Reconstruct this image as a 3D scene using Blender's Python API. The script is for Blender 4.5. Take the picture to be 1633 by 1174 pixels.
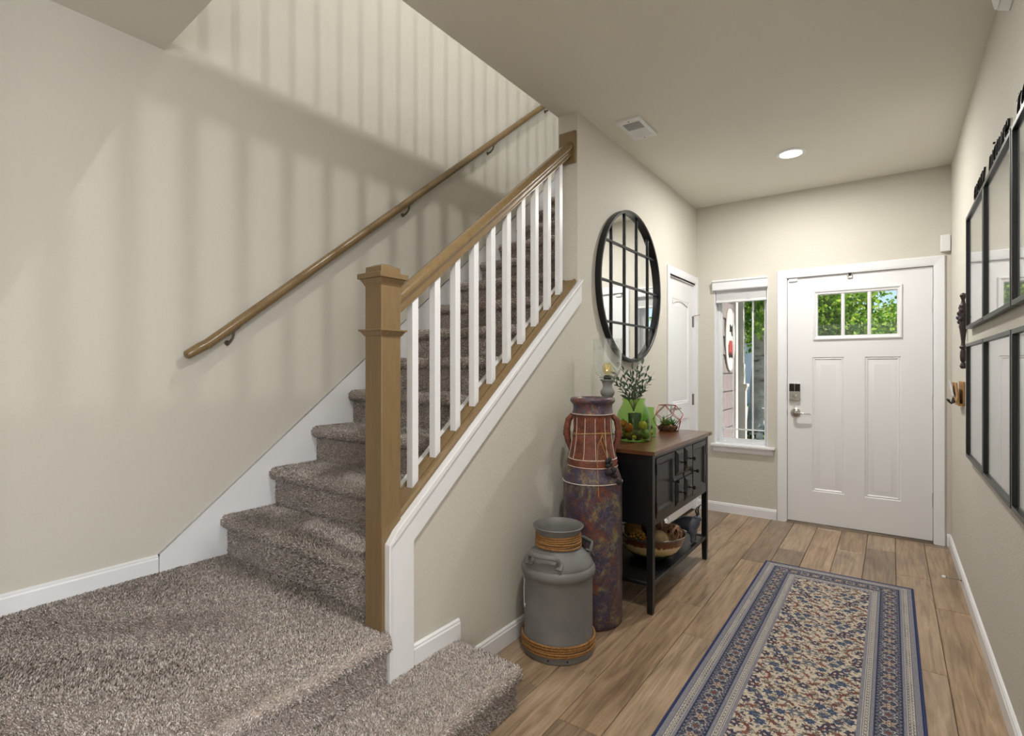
import bpy, bmesh, math, random
import numpy as np
from mathutils import Vector, Matrix
random.seed(7); np.random.seed(7)
for o in list(bpy.data.objects): bpy.data.objects.remove(o)
SC = bpy.context.scene
COL = SC.collection

# ------------------------------------------------------------------ camera
cam_d = bpy.data.cameras.new('camera'); cam = bpy.data.objects.new('camera', cam_d); COL.objects.link(cam)
cam_d.sensor_width = 36.0; cam_d.lens = 840.0/1633.0*36.0; cam_d.clip_start = 0.02; cam_d.clip_end = 400
cam.location = (0, 0, 1.28)
cam.rotation_euler = (math.radians(90), 0, math.atan(605.5/840.0))
SC.camera = cam

# ------------------------------------------------------------------ world, sun, exposure
W = bpy.data.worlds.new('sky'); SC.world = W; W.use_nodes = True
nt = W.node_tree; bg = nt.nodes['Background']
sky = nt.nodes.new('ShaderNodeTexSky'); sky.sky_type = 'NISHITA'
sky.sun_disc = False; sky.sun_elevation = math.radians(52); sky.sun_rotation = math.radians(60)
sky.air_density = 1.0; sky.dust_density = 0.3; sky.ozone_density = 2.0
nt.links.new(sky.outputs[0], bg.inputs[0]); bg.inputs[1].default_value = 0.16
sd = bpy.data.lights.new('sun', 'SUN'); sd.energy = 7.0; sd.angle = math.radians(0.6); sd.color = (1, .95, .87)
sun = bpy.data.objects.new('sun', sd); COL.objects.link(sun)
sun.rotation_euler = Vector((-0.60, -0.18, -0.78)).to_track_quat('-Z', 'Y').to_euler()
vs = SC.view_settings
vs.view_transform = 'Standard'; vs.look = 'None'; vs.gamma = 1.0; vs.exposure = 0.0; vs.use_curve_mapping = False

def area(name, loc, direction, size, power, color=(1, 1, 1), shape='DISK', size_y=None):
    l = bpy.data.lights.new(name, 'AREA'); l.shape = shape; l.size = size; l.energy = power; l.color = color
    if size_y: l.size_y = size_y
    o = bpy.data.objects.new(name, l); COL.objects.link(o); o.location = loc
    o.rotation_euler = Vector(direction).to_track_quat('-Z', 'Y').to_euler()
    return o
WARM = (1.0, .976, .925); DAY = (.95, .97, 1.0)
# window-sized area lights; the two living room ones are added fill
area('rear_fill_light', (0.2, -4.52, 1.45), (0, 1, 0), 3.4, 14, DAY, 'RECTANGLE', 1.7)
area('upstairs_window_daylight', (2.97, 2.6, 4.3), (-1, 0, 0), 3.0, 95, DAY, 'RECTANGLE', 1.4)
area('side_fill_light', (2.98, -1.2, 1.45), (-1, 0, 0), 2.2, 150, DAY, 'RECTANGLE', 1.5)

# ------------------------------------------------------------------ helpers
def srgb(r, g, b):
    def c(x):
        x /= 255.0
        return x/12.92 if x <= .04045 else ((x+.055)/1.055)**2.4
    return (c(r), c(g), c(b), 1.0)

class MB:
    def __init__(s): s.v = []; s.f = []
    def add(s, vs_, fs):
        n = len(s.v); s.v += [tuple(map(float, p)) for p in vs_]; s.f += [tuple(i+n for i in q) for q in fs]; return s
    def box(s, x0, x1, y0, y1, z0, z1):
        return s.add([(x0,y0,z0),(x1,y0,z0),(x1,y1,z0),(x0,y1,z0),(x0,y0,z1),(x1,y0,z1),(x1,y1,z1),(x0,y1,z1)],
                     [(0,3,2,1),(4,5,6,7),(0,1,5,4),(1,2,6,5),(2,3,7,6),(3,0,4,7)])
    def frustum(s, a, b):   # a, b = (x0,x1,y0,y1,z)
        p = []
        for q in (a, b): p += [(q[0],q[2],q[4]),(q[1],q[2],q[4]),(q[1],q[3],q[4]),(q[0],q[3],q[4])]
        return s.add(p, [(0,3,2,1),(4,5,6,7),(0,1,5,4),(1,2,6,5),(2,3,7,6),(3,0,4,7)])
    def prism(s, poly, axis, a0, a1):
        def m(p, a):
            return (a, p[0], p[1]) if axis == 'x' else ((p[0], a, p[1]) if axis == 'y' else (p[0], p[1], a))
        n = len(poly)
        fs = [tuple(range(n-1, -1, -1)), tuple(range(n, 2*n))] + [(i, (i+1) % n, (i+1) % n+n, i+n) for i in range(n)]
        return s.add([m(p, a0) for p in poly]+[m(p, a1) for p in poly], fs)
    def lathe(s, prof, c=(0,0,0), n=32, closed=False):
        vs_ = []; fs = []
        for r, z in prof:
            for k in range(n):
                a = 2*math.pi*k/n; vs_.append((c[0]+r*math.cos(a), c[1]+r*math.sin(a), c[2]+z))
        m = len(prof)
        for i in range(m if closed else m-1):
            j = (i+1) % m
            for k in range(n):
                fs.append((i*n+k, i*n+(k+1) % n, j*n+(k+1) % n, j*n+k))
        if not closed:
            if prof[0][0] > 1e-6: fs.append(tuple(range(n-1, -1, -1)))
            if prof[-1][0] > 1e-6: fs.append(tuple((m-1)*n+k for k in range(n)))
        return s.add(vs_, fs)
    def tube(s, pts, rad, n=8, closed=False, flat=1.0, up=None):
        pts = [Vector(p) for p in pts]; m = len(pts)
        if not hasattr(rad, '__len__'): rad = [rad]*m
        vs_ = []; fs = []; prev = None
        for i, p in enumerate(pts):
            t = (pts[(i+1) % m]-pts[i-1]) if closed else (pts[min(i+1, m-1)]-pts[max(i-1, 0)])
            t.normalize()
            ref = Vector(up) if up else (prev if prev is not None else (Vector((0,0,1)) if abs(t.z) < .9 else Vector((1,0,0))))
            a = ref - t*ref.dot(t)
            if a.length < 1e-5: a = Vector((1,0,0)) - t*t.x
            a.normalize(); b = t.cross(a); prev = a
            for k in range(n):
                w = 2*math.pi*k/n
                vs_.append(p + a*(rad[i]*flat*math.cos(w)) + b*(rad[i]*math.sin(w)))
        for i in range(m if closed else m-1):
            j = (i+1) % m
            for k in range(n): fs.append((i*n+k, i*n+(k+1) % n, j*n+(k+1) % n, j*n+k))
        if not closed: fs += [tuple(range(n-1, -1, -1)), tuple((m-1)*n+k for k in range(n))]
        return s.add(vs_, fs)
    def ball(s, c, r, n=16, m=10, fn=None):
        if not hasattr(r, '__len__'): r = (r, r, r)
        vs_ = []; fs = []
        for i in range(m+1):
            t = math.pi*i/m
            for k in range(n):
                a = 2*math.pi*k/n; d = (math.sin(t)*math.cos(a), math.sin(t)*math.sin(a), math.cos(t))
                q = fn(d) if fn else 1.0
                vs_.append((c[0]+r[0]*d[0]*q, c[1]+r[1]*d[1]*q, c[2]+r[2]*d[2]*q))
        for i in range(m):
            for k in range(n): fs.append((i*n+k, i*n+(k+1) % n, (i+1)*n+(k+1) % n, (i+1)*n+k))
        return s.add(vs_, fs)

WL = {}                     # world location of every parent
def props(o, label=None, cat=None, group=None, kind=None):
    if label: o['label'] = label
    if cat: o['category'] = cat
    if group: o['group'] = group
    if kind: o['kind'] = kind
    return o
def root(name, loc, label=None, cat=None, group=None, kind=None):
    o = bpy.data.objects.new(name, None); COL.objects.link(o); o.location = loc; o.empty_display_size = .1
    WL[o] = Vector(loc); return props(o, label, cat, group, kind)
def mesh_of(name, mb, origin, smooth=30):
    me = bpy.data.meshes.new(name)
    me.from_pydata([tuple(Vector(p)-origin) for p in mb.v], [], mb.f)
    bm = bmesh.new(); bm.from_mesh(me)
    bmesh.ops.remove_doubles(bm, verts=bm.verts, dist=1e-6)
    bmesh.ops.recalc_face_normals(bm, faces=bm.faces); bm.to_mesh(me); bm.free()
    if smooth:
        me.polygons.foreach_set('use_smooth', [True]*len(me.polygons)); me.set_sharp_from_angle(angle=math.radians(smooth))
    me.update(); return me
def ob(name, mb, mat, parent=None, label=None, cat=None, group=None, kind=None, bevel=0, smooth=30, origin=None):
    a = np.array(mb.v)
    if origin is None:
        lo, hi = a.min(0), a.max(0); origin = Vector(((lo[0]+hi[0])/2, (lo[1]+hi[1])/2, lo[2]))
    else: origin = Vector(origin)
    me = mesh_of(name, mb, origin, smooth); me.materials.append(mat)
    o = bpy.data.objects.new(name, me); COL.objects.link(o)
    if parent: o.parent = parent; o.location = origin - WL[parent]
    else: o.location = origin
    WL[o] = origin
    if bevel:
        b = o.modifiers.new('bevel', 'BEVEL'); b.width = bevel; b.segments = 2; b.limit_method = 'ANGLE'; b.angle_limit = math.radians(40)
    return props(o, label, cat, group, kind)
def link_mesh(name, me, loc, parent=None, rot=None, scale=None, label=None, cat=None, group=None, kind=None):
    o = bpy.data.objects.new(name, me); COL.objects.link(o); loc = Vector(loc)
    if parent: o.parent = parent; o.location = loc - WL[parent]
    else: o.location = loc
    WL[o] = loc
    if rot is not None: o.rotation_euler = rot
    if scale is not None: o.scale = scale if hasattr(scale, '__len__') else (scale,)*3
    return props(o, label, cat, group, kind)

# ------------------------------------------------------------------ materials
def newmat(name):
    m = bpy.data.materials.new(name); m.use_nodes = True
    t = m.node_tree; return m, t, t.nodes['Principled BSDF']
def N(t, kind, **kw):
    n = t.nodes.new(kind)
    for k, v in kw.items():
        if k in n.inputs: n.inputs[k].default_value = v
        else: setattr(n, k, v)
    return n
def coords(t, scale=(1,1,1), src='Object'):
    tc = N(t, 'ShaderNodeTexCoord'); mp = N(t, 'ShaderNodeMapping'); mp.inputs['Scale'].default_value = scale
    t.links.new(tc.outputs[src], mp.inputs[0]); return mp.outputs[0]
def noise(t, vec, scale, detail=4, rough=.5, dist=0):
    n = N(t, 'ShaderNodeTexNoise'); n.inputs['Scale'].default_value = scale; n.inputs['Detail'].default_value = detail
    n.inputs['Roughness'].default_value = rough; n.inputs['Distortion'].default_value = dist
    t.links.new(vec, n.inputs['Vector']); return n.outputs['Fac']
def ramp(t, fac, stops, interp='LINEAR'):
    r = N(t, 'ShaderNodeValToRGB'); r.color_ramp.interpolation = interp
    el = r.color_ramp.elements
    while len(el) < len(stops): el.new(.5)
    for e, (p, c) in zip(el, stops): e.position = p; e.color = c
    t.links.new(fac, r.inputs[0]); return r.outputs[0]
def bumpn(t, bsdf, h, strength=.3, dist=.002):
    b = N(t, 'ShaderNodeBump'); b.inputs['Strength'].default_value = strength; b.inputs['Distance'].default_value = dist
    t.links.new(h, b.inputs['Height']); t.links.new(b.outputs[0], bsdf.inputs['Normal'])
def mix(t, fac, a, b, mode='MIX'):
    m = N(t, 'ShaderNodeMix'); m.data_type = 'RGBA'; m.blend_type = mode
    for sock, x in ((m.inputs[0], fac), (m.inputs[6], a), (m.inputs[7], b)):
        if hasattr(x, 'links'): t.links.new(x, sock)
        else: sock.default_value = x
    return m.outputs[2]
def simple(name, col, rough=.5, metal=0, var=.0, vscale=8, bump=0, bscale=60, bdist=.002, spec=.5, coat=0, stretch=(1,1,1)):
    m, t, b = newmat(name)
    b.inputs['Roughness'].default_value = rough; b.inputs['Metallic'].default_value = metal
    b.inputs['Specular IOR Level'].default_value = spec; b.inputs['Coat Weight'].default_value = coat; b.inputs['Coat Roughness'].default_value = .05
    v = coords(t, stretch)
    if var:
        n = noise(t, v, vscale, 5)
        d = tuple(c*(1-var) for c in col[:3])+(1,); l = tuple(min(1, c*(1+var)) for c in col[:3])+(1,)
        t.links.new(ramp(t, n, [(.3, d), (.7, l)]), b.inputs['Base Color'])
    else: b.inputs['Base Color'].default_value = col
    if bump: bumpn(t, b, noise(t, v, bscale, 3), bump, bdist)
    return m
def glass(name, tint=(1,1,1,1), refl=.03, rough=.0, edge=4.0):
    m, t, b = newmat(name); t.nodes.remove(b); out = t.nodes['Material Output']
    tr = N(t, 'ShaderNodeBsdfTransparent'); tr.inputs[0].default_value = tint
    gl = N(t, 'ShaderNodeBsdfGlossy'); gl.inputs['Roughness'].default_value = rough; gl.inputs[0].default_value = (1,1,1,1)
    lw_ = N(t, 'ShaderNodeLayerWeight'); lw_.inputs[0].default_value = .5
    pw_ = N(t, 'ShaderNodeMath'); pw_.operation = 'POWER'; pw_.inputs[1].default_value = edge; t.links.new(lw_.outputs['Facing'], pw_.inputs[0])
    fr = N(t, 'ShaderNodeMath'); fr.operation = 'MULTIPLY_ADD'; fr.inputs[1].default_value = .7; fr.inputs[2].default_value = refl; t.links.new(pw_.outputs[0], fr.inputs[0])
    mx = N(t, 'ShaderNodeMixShader'); t.links.new(fr.outputs[0], mx.inputs[0]); t.links.new(tr.outputs[0], mx.inputs[1]); t.links.new(gl.outputs[0], mx.inputs[2])
    t.links.new(mx.outputs[0], out.inputs[0]); return m
def emit(name, col, st):
    m, t, b = newmat(name); b.inputs['Base Color'].default_value = col
    b.inputs['Emission Color'].default_value = col; b.inputs['Emission Strength'].default_value = st; return m

M = {}
M['wall'] = simple('wall_paint', srgb(204, 200, 190), .75, var=.012, vscale=1.5, bump=.6, bscale=85, bdist=.003, spec=.3)
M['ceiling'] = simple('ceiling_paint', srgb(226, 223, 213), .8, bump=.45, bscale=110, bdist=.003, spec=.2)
M['white'] = simple('white_trim', srgb(232, 233, 236), .35, var=.01, bump=.05, bscale=40)
M['doorwhite'] = simple('door_white', srgb(230, 230, 232), .32, bump=.04, bscale=30, stretch=(6, 6, 1))
M['plastic'] = simple('white_plastic', srgb(228, 229, 230), .35)
M['railwood'] = simple('taupe_painted_wood', srgb(126, 104, 72), .26, var=.08, vscale=12, bump=.06, bscale=30, stretch=(6, 6, .6))
M['black'] = simple('black_paint', srgb(17, 17, 20), .34, var=.2, vscale=18, bump=.12, bscale=60, stretch=(4, 4, 1))
M['blackmetal'] = simple('black_metal', srgb(24, 25, 28), .35, metal=.2)
M['darkhw'] = simple('dark_bronze', srgb(38, 36, 36), .35, metal=.6)
M['nickel'] = simple('satin_nickel', srgb(190, 188, 184), .25, metal=1)
M['bracket'] = simple('aged_nickel', srgb(120, 112, 100), .35, metal=.9)
M['mirror'] = simple('mirror_silver', srgb(238, 240, 240), .015, metal=1)
M['glass'] = glass('clear_glass', (.97, .98, .98, 1))
M['greenglass'] = glass('green_glass', (.78, .91, .64, 1))
M['canmetal'] = simple('grey_painted_steel', srgb(112, 111, 110), .5, var=.14, vscale=9, bump=.08, bscale=40)
M['rope'] = simple('jute_rope', srgb(150, 108, 62), .9, var=.35, vscale=120, bump=.8, bscale=260, bdist=.003)
M['twine'] = simple('twine', srgb(170, 135, 85), .9, var=.25, vscale=150)
M['bead'] = simple('black_berry', srgb(38, 38, 40), .8, bump=.5, bscale=300, bdist=.002)
M['paper'] = simple('mat_board', srgb(205, 205, 208), .5, coat=1.0)
M['walllamp'] = simple('weathered_grey_wood', srgb(128, 130, 128), .7, var=.15, vscale=20, bump=.1, bscale=50)
M['leaf_olive'] = simple('olive_leaf', srgb(82, 104, 84), .5, var=.25, vscale=40)
M['stem'] = simple('brown_stem', srgb(84, 72, 52), .8)
M['copper'] = simple('copper', srgb(150, 84, 62), .35, metal=.8)
M['succ'] = simple('succulent_green', srgb(70, 130, 62), .5, var=.3, vscale=30)
M['soil'] = simple('soil', srgb(88, 66, 50), .9, var=.4, vscale=90, bump=.6, bscale=120)
M['carved'] = simple('carved_dark_wood', srgb(54, 42, 42), .5, var=.4, vscale=30, bump=.3, bscale=80)
M['keywood'] = simple('light_oak', srgb(172, 132, 84), .55, var=.15, vscale=30)
M['siding'] = simple('mauve_shingle', srgb(142, 128, 126), .8, var=.08, vscale=10, bump=.2, bscale=40, stretch=(4, 4, .8))
M['extwhite'] = simple('exterior_white', srgb(226, 216, 206), .6)
M['concrete'] = simple('concrete', srgb(175, 172, 168), .85, var=.1, vscale=6)
M['lawn'] = simple('lawn_green', srgb(96, 120, 62), .9, var=.35, vscale=6)
M['filament'] = emit('filament_glow', (1, .72, .35, 1), .3)
M['dif'] = emit('lamp_diffuser', (1, .96, .9, 1), 14)
M['dark'] = simple('dark_void', srgb(40, 40, 42), .8)

def floor_mat():
    m, t, b = newmat('oak_laminate'); b.inputs['Roughness'].default_value = .30; b.inputs['Specular IOR Level'].default_value = .5
    tc = N(t, 'ShaderNodeTexCoord'); oi = N(t, 'ShaderNodeObjectInfo')
    add = N(t, 'ShaderNodeVectorMath'); add.operation = 'ADD'
    sc = N(t, 'ShaderNodeVectorMath'); sc.operation = 'SCALE'; sc.inputs['Scale'].default_value = 40
    cmb = N(t, 'ShaderNodeCombineXYZ')
    for i in range(3): t.links.new(oi.outputs['Random'], cmb.inputs[i])
    t.links.new(cmb.outputs[0], sc.inputs[0]); t.links.new(tc.outputs['Object'], add.inputs[0]); t.links.new(sc.outputs[0], add.inputs[1])
    mp = N(t, 'ShaderNodeMapping'); mp.inputs['Scale'].default_value = (13, .75, 9); t.links.new(add.outputs[0], mp.inputs[0])
    n1 = noise(t, mp.outputs[0], 3.2, 8, .62, 1.2)
    mp2 = N(t, 'ShaderNodeMapping'); mp2.inputs['Scale'].default_value = (2.4, .9, 2); t.links.new(add.outputs[0], mp2.inputs[0])
    n2 = noise(t, mp2.outputs[0], 2.2, 4, .5, .8)
    base = ramp(t, n1, [(.28, srgb(120, 106, 92)), (.47, srgb(164, 147, 128)), (.62, srgb(184, 167, 148)), (.8, srgb(202, 188, 170))])
    tone = ramp(t, n2, [(.3, srgb(168, 148, 130)), (.55, srgb(255, 244, 228)), (.75, srgb(214, 205, 200))])
    c = mix(t, .5, base, tone, 'MULTIPLY')
    rnd = ramp(t, oi.outputs['Random'], [(0, srgb(190, 182, 176)), (.35, srgb(252, 246, 238)), (.7, srgb(220, 206, 190)), (1, srgb(255, 240, 222))])
    c = mix(t, .75, c, rnd, 'MULTIPLY')
    mp3 = N(t, 'ShaderNodeMapping'); mp3.inputs['Scale'].default_value = (7, 2.6, 1); t.links.new(add.outputs[0], mp3.inputs[0])
    n3 = noise(t, mp3.outputs[0], 2.0, 6, .7, 2.2)
    knot = ramp(t, n3, [(.70, (1,1,1,1)), (.78, srgb(120, 95, 75))])
    c = mix(t, .7, c, knot, 'MULTIPLY')
    t.links.new(c, b.inputs['Base Color'])
    bumpn(t, b, n1, .06, .002)
    return m
M['floor'] = floor_mat()
M['gap'] = simple('plank_joint', srgb(70, 56, 44), .8)

def tabletop_mat():
    m, t, b = newmat('stained_brown_wood'); b.inputs['Roughness'].default_value = .28; b.inputs['Coat Weight'].default_value = .4; b.inputs['Coat Roughness'].default_value = .15
    v = coords(t, (14, 1.4, 14)); n = noise(t, v, 4, 8, .6, .6)
    t.links.new(ramp(t, n, [(.3, srgb(58, 34, 20)), (.52, srgb(98, 60, 35)), (.72, srgb(122, 78, 46))]), b.inputs['Base Color'])
    return m
M['table'] = tabletop_mat()

def carpet_mat(name, attr):
    m, t, b = newmat(name); b.inputs['Roughness'].default_value = .95; b.inputs['Specular IOR Level'].default_value = .05
    if attr:
        a = N(t, 'ShaderNodeVertexColor'); a.layer_name = 'pattern'; c = a.outputs[0]
    else:
        c = ramp(t, noise(t, coords(t), 260, 3), [(.3, srgb(120, 107, 100)), (.7, srgb(190, 176, 168))])
    t.links.new(c, b.inputs['Base Color']); return m
M['carpet'] = carpet_mat('carpet_backing', False); M['pile'] = carpet_mat('carpet_yarn', True)
M['rug'] = carpet_mat('woven_rug', True)
M['rugedge'] = simple('rug_navy_binding', srgb(42, 52, 92), .9, var=.15, vscale=200)

def pot_mat():
    m, t, b = newmat('weathered_multicolour_glaze'); b.inputs['Roughness'].default_value = .4
    v = coords(t); n1 = noise(t, v, 16, 12, .86, .5); n2 = noise(t, v, 90, 8, .8)
    mp = coords(t, (1, 1, 1)); off = N(t, 'ShaderNodeVectorMath'); off.operation = 'ADD'; off.inputs[1].default_value = (5.3, 2.1, 9.7); t.links.new(mp, off.inputs[0])
    n3 = noise(t, off.outputs[0], 9, 12, .88, .4)
    c = ramp(t, n1, [(.40, srgb(110, 56, 42)), (.45, srgb(86, 60, 64)), (.49, srgb(48, 43, 66)), (.53, srgb(56, 60, 86)), (.57, srgb(92, 80, 94)), (.62, srgb(124, 76, 60))])
    c = mix(t, ramp(t, n3, [(.51, (0,0,0,1)), (.59, (.85,.85,.85,1))]), c, srgb(146, 136, 84))
    off2 = N(t, 'ShaderNodeVectorMath'); off2.operation = 'ADD'; off2.inputs[1].default_value = (1.3, 7.1, 3.7); t.links.new(mp, off2.inputs[0])
    n4 = noise(t, off2.outputs[0], 8, 12, .88, .4)
    c = mix(t, ramp(t, n4, [(.51, (0,0,0,1)), (.59, (.85,.85,.85,1))]), c, srgb(128, 64, 46))
    c = mix(t, ramp(t, n2, [(.57, (0,0,0,1)), (.68, (.7,.7,.7,1))]), c, srgb(150, 142, 146))
    t.links.new(c, b.inputs['Base Color']); bumpn(t, b, n2, .25, .003); return m
M['glaze'] = pot_mat()
def rust_mat():
    m, t, b = newmat('rust_red_clay'); b.inputs['Roughness'].default_value = .45
    v = coords(t); n1 = noise(t, v, 26, 7, .7); n2 = noise(t, v, 110, 4, .6)
    c = ramp(t, n1, [(.3, srgb(56, 30, 26)), (.45, srgb(100, 52, 38)), (.6, srgb(126, 70, 48)), (.72, srgb(112, 84, 84)), (.82, srgb(180, 152, 138))])
    c = mix(t, ramp(t, n2, [(.66, (0,0,0,1)), (.75, (.7,.7,.7,1))]), c, srgb(205, 188, 176))
    t.links.new(c, b.inputs['Base Color']); bumpn(t, b, n1, .3, .003); return m
M['rust'] = rust_mat()
M['chalk'] = simple('chalky_white_scoring', srgb(214, 200, 190), .8, var=.2, vscale=60)
def bowl_mat():
    m, t, b = newmat('drip_glazed_ceramic'); b.inputs['Roughness'].default_value = .18; b.inputs['Coat Weight'].default_value = .5
    tc = N(t, 'ShaderNodeTexCoord'); sp = N(t, 'ShaderNodeSeparateXYZ'); t.links.new(tc.outputs['Object'], sp.inputs[0])
    n = noise(t, coords(t, (1, 1, .15)), 70, 3)
    ma = N(t, 'ShaderNodeMath'); ma.operation = 'MULTIPLY_ADD'; ma.inputs[1].default_value = .035; t.links.new(n, ma.inputs[0]); t.links.new(sp.outputs[2], ma.inputs[2])
    mr = N(t, 'ShaderNodeMapRange'); mr.inputs[1].default_value = 0; mr.inputs[2].default_value = .17; t.links.new(ma.outputs[0], mr.inputs[0])
    c = ramp(t, mr.outputs[0], [(.0, srgb(26, 44, 26)), (.36, srgb(48, 68, 34)), (.46, srgb(206, 180, 128)), (.66, srgb(214, 188, 140)), (.72, srgb(112, 60, 34)), (.90, srgb(82, 44, 30)), (.96, srgb(86, 78, 70))])
    t.links.new(c, b.inputs['Base Color']); return m
M['bowl'] = bowl_mat()
def birch_mat():
    m, t, b = newmat('birch_bark'); b.inputs['Roughness'].default_value = .8
    n = noise(t, coords(t, (2, 2, 9)), 2.2, 5, .6)
    n2 = noise(t, coords(t), 2.5, 3)
    c = ramp(t, n, [(.33, srgb(60, 56, 58)), (.42, srgb(186, 182, 182)), (.7, srgb(214, 208, 204))])
    c = mix(t, ramp(t, n2, [(.45, (0,0,0,1)), (.65, (.7,.7,.7,1))]), c, srgb(120, 112, 108))
    t.links.new(c, b.inputs['Base Color']); return m
M['birch'] = birch_mat()
def leaf_mat(name, a, b_, c_):
    m, t, b = newmat(name); out = t.nodes['Material Output']
    at = N(t, 'ShaderNodeVertexColor'); at.layer_name = 'pattern'
    sp = N(t, 'ShaderNodeSeparateColor'); t.links.new(at.outputs[0], sp.inputs[0])
    col = ramp(t, sp.outputs[0], [(0, a), (.5, b_), (1, c_)])
    t.links.new(col, b.inputs['Base Color']); b.inputs['Roughness'].default_value = .55
    tl = N(t, 'ShaderNodeBsdfTranslucent'); t.links.new(col, tl.inputs[0])
    mx = N(t, 'ShaderNodeMixShader'); mx.inputs[0].default_value = .45
    t.links.new(b.outputs[0], mx.inputs[1]); t.links.new(tl.outputs[0], mx.inputs[2]); t.links.new(mx.outputs[0], out.inputs[0]); return m
M['treeleaf'] = leaf_mat('tree_leaf', srgb(70, 122, 22), srgb(132, 180, 44), srgb(206, 226, 96))
M['shrubleaf'] = leaf_mat('shrub_leaf', srgb(34, 52, 26), srgb(66, 84, 40), srgb(120, 74, 56))

# ------------------------------------------------------------------ room shell
XR, XP, XPI, XL, YB, CZ = .345, -1.45, -1.577, -2.71, 4.90, 2.74
F2 = .35+14*.1975
def structure(name, mb, mat, label, cat, parent=None, bevel=0):
    return ob(name, mb, mat, parent, label, cat, None, 'structure', bevel)

structure('wall_left', MB().box(XL-.14, XL, -4.6, 6.3, 0, 5.55), M['wall'], 'tall greige stairwell wall that carries the wooden wall handrail', 'wall')
structure('wall_right', MB().box(XR, XR+.13, .25, YB+.15, 0, CZ), M['wall'], 'greige hall wall hung with black picture frames', 'wall')
structure('wall_living_return', MB().box(XR+.13, 3.0, .25, .38, 0, CZ), M['wall'], 'greige living room wall meeting the end of the hall wall', 'wall')
structure('wall_landing_blocker', MB().box(XL, -1.45, -.24, -.1, 0, CZ), M['wall'], 'unseen greige wall added to shade the near end of the carpeted landing', 'wall')  # added out of view to block light and darken the near left wall
structure('wall_living_side', MB().box(3.0, 3.14, -4.6, .38, 0, CZ), M['wall'], 'greige side wall of the living room behind the camera', 'wall')
structure('wall_rear', MB().box(XL, 3.0, -4.74, -4.6, 0, CZ), M['wall'], 'greige rear wall of the living room behind the camera', 'wall')
# front wall with door and window openings
DX0, DX1, DZ = -.722, .255, 2.035
WX0, WX1, WZ0, WZ1 = -1.29, -.855, .60, 2.05
bw = MB()
bw.box(XPI, WX0, YB, YB+.15, 0, CZ).box(WX0, WX1, YB, YB+.15, 0, WZ0).box(WX0, WX1, YB, YB+.15, WZ1, CZ)
bw.box(WX1, DX0, YB, YB+.15, 0, CZ).box(DX0, DX1, YB, YB+.15, DZ, CZ).box(DX1, XR+.13, YB, YB+.15, 0, CZ)
structure('wall_front', bw, M['wall'], 'greige end wall holding the white front door and narrow window', 'wall')
# partition beside the stairs with sloped knee wall and closet opening
SL = .1975/.2525
def zc(y): return .700+SL*(y-1.28)          # top of the white cap on the sloped knee wall
CY0, CY1, CZ1 = 4.175, 4.852, 2.03
pw = MB()
pw.prism([(1.262, 0), (2.65, 0), (2.65, zc(2.65)-.03), (1.29, zc(1.29)-.03), (1.262, .665)], 'x', XPI, XP)
pw.box(XPI, XP, 2.65, CY0, 0, CZ).box(XPI, XP, CY0, CY1, CZ1, CZ).box(XPI, XP, CY1, YB, 0, CZ)
structure('wall_stair', pw, M['wall'], 'greige stair side wall with sloped lower part and round mirror', 'wall')
# ceiling slab with the stairwell opening (its near edge runs slightly askew)
cs = MB()
cs.box(XPI, 3.14, -4.74, YB+.15, CZ, F2)
cs.prism([(XL, -4.74), (XPI, -4.74), (XPI, .965), (XL, 1.03)], 'z', CZ, F2)
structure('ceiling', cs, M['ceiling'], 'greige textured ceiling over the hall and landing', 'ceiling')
structure('floor_upstairs', MB().box(XL, XPI, 4.63, 6.3, F2-.3, F2), M['carpet'], 'carpeted upstairs landing floor at the top of the stairs', 'floor')
structure('wall_upstairs', MB().box(XL, 3.14, -4.74, -4.6, F2, 5.55).box(3.0, 3.14, -4.6, YB+.15, F2, 5.55).box(XL, XPI+.14, 6.3, 6.44, F2-.4, 5.55).box(XPI, 3.14, YB+.01, YB+.15, F2, 5.55).box(XPI, XPI+.14, YB+.15, 6.3, F2-.3, 5.55), M['wall'], 'greige upstairs walls around the stairwell', 'wall')
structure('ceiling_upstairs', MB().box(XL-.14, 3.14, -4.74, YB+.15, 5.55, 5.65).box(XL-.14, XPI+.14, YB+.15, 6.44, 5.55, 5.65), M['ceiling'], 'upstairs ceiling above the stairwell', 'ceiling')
structure('ceiling_porch', MB().box(XPI+.14, 3.14, YB+.15, 5.75, F2-.3, F2-.1), M['extwhite'], 'white porch ceiling above the front door', 'ceiling')

# floor: base, planks one by one
fl = ob('floor', MB().box(XL-.1, 3.1, -4.7, YB+.03, -.08, -.006), M['gap'], None, 'brown oak plank laminate floor of the entry hall', 'floor', None, 'structure')
PW, PL = .1685, 1.22
def plank_mesh(w, l):
    c = .0028; g = .0010
    x0, x1, y0, y1 = g, w-g, g, l-g
    return MB().frustum((x0, x1, y0, y1, -.008), (x0, x1, y0, y1, -c)).frustum((x0, x1, y0, y1, -c), (x0+c, x1-c, y0+c, y1-c, 0))
row_off = {0: .55, 1: 1.11, 2: .80, 3: .26, 4: .95, 5: .44, 6: 1.32, 7: .30, 8: .47, 9: .85}
ends = {0: [3.60], 1: [4.05, 2.82], 2: [3.3], 3: [4.35], 4: [3.62], 5: [4.15], 6: [3.77, 2.548], 7: [4.10, 2.88, 1.69], 8: [3.20, 1.98], 9: [3.0]}
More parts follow.
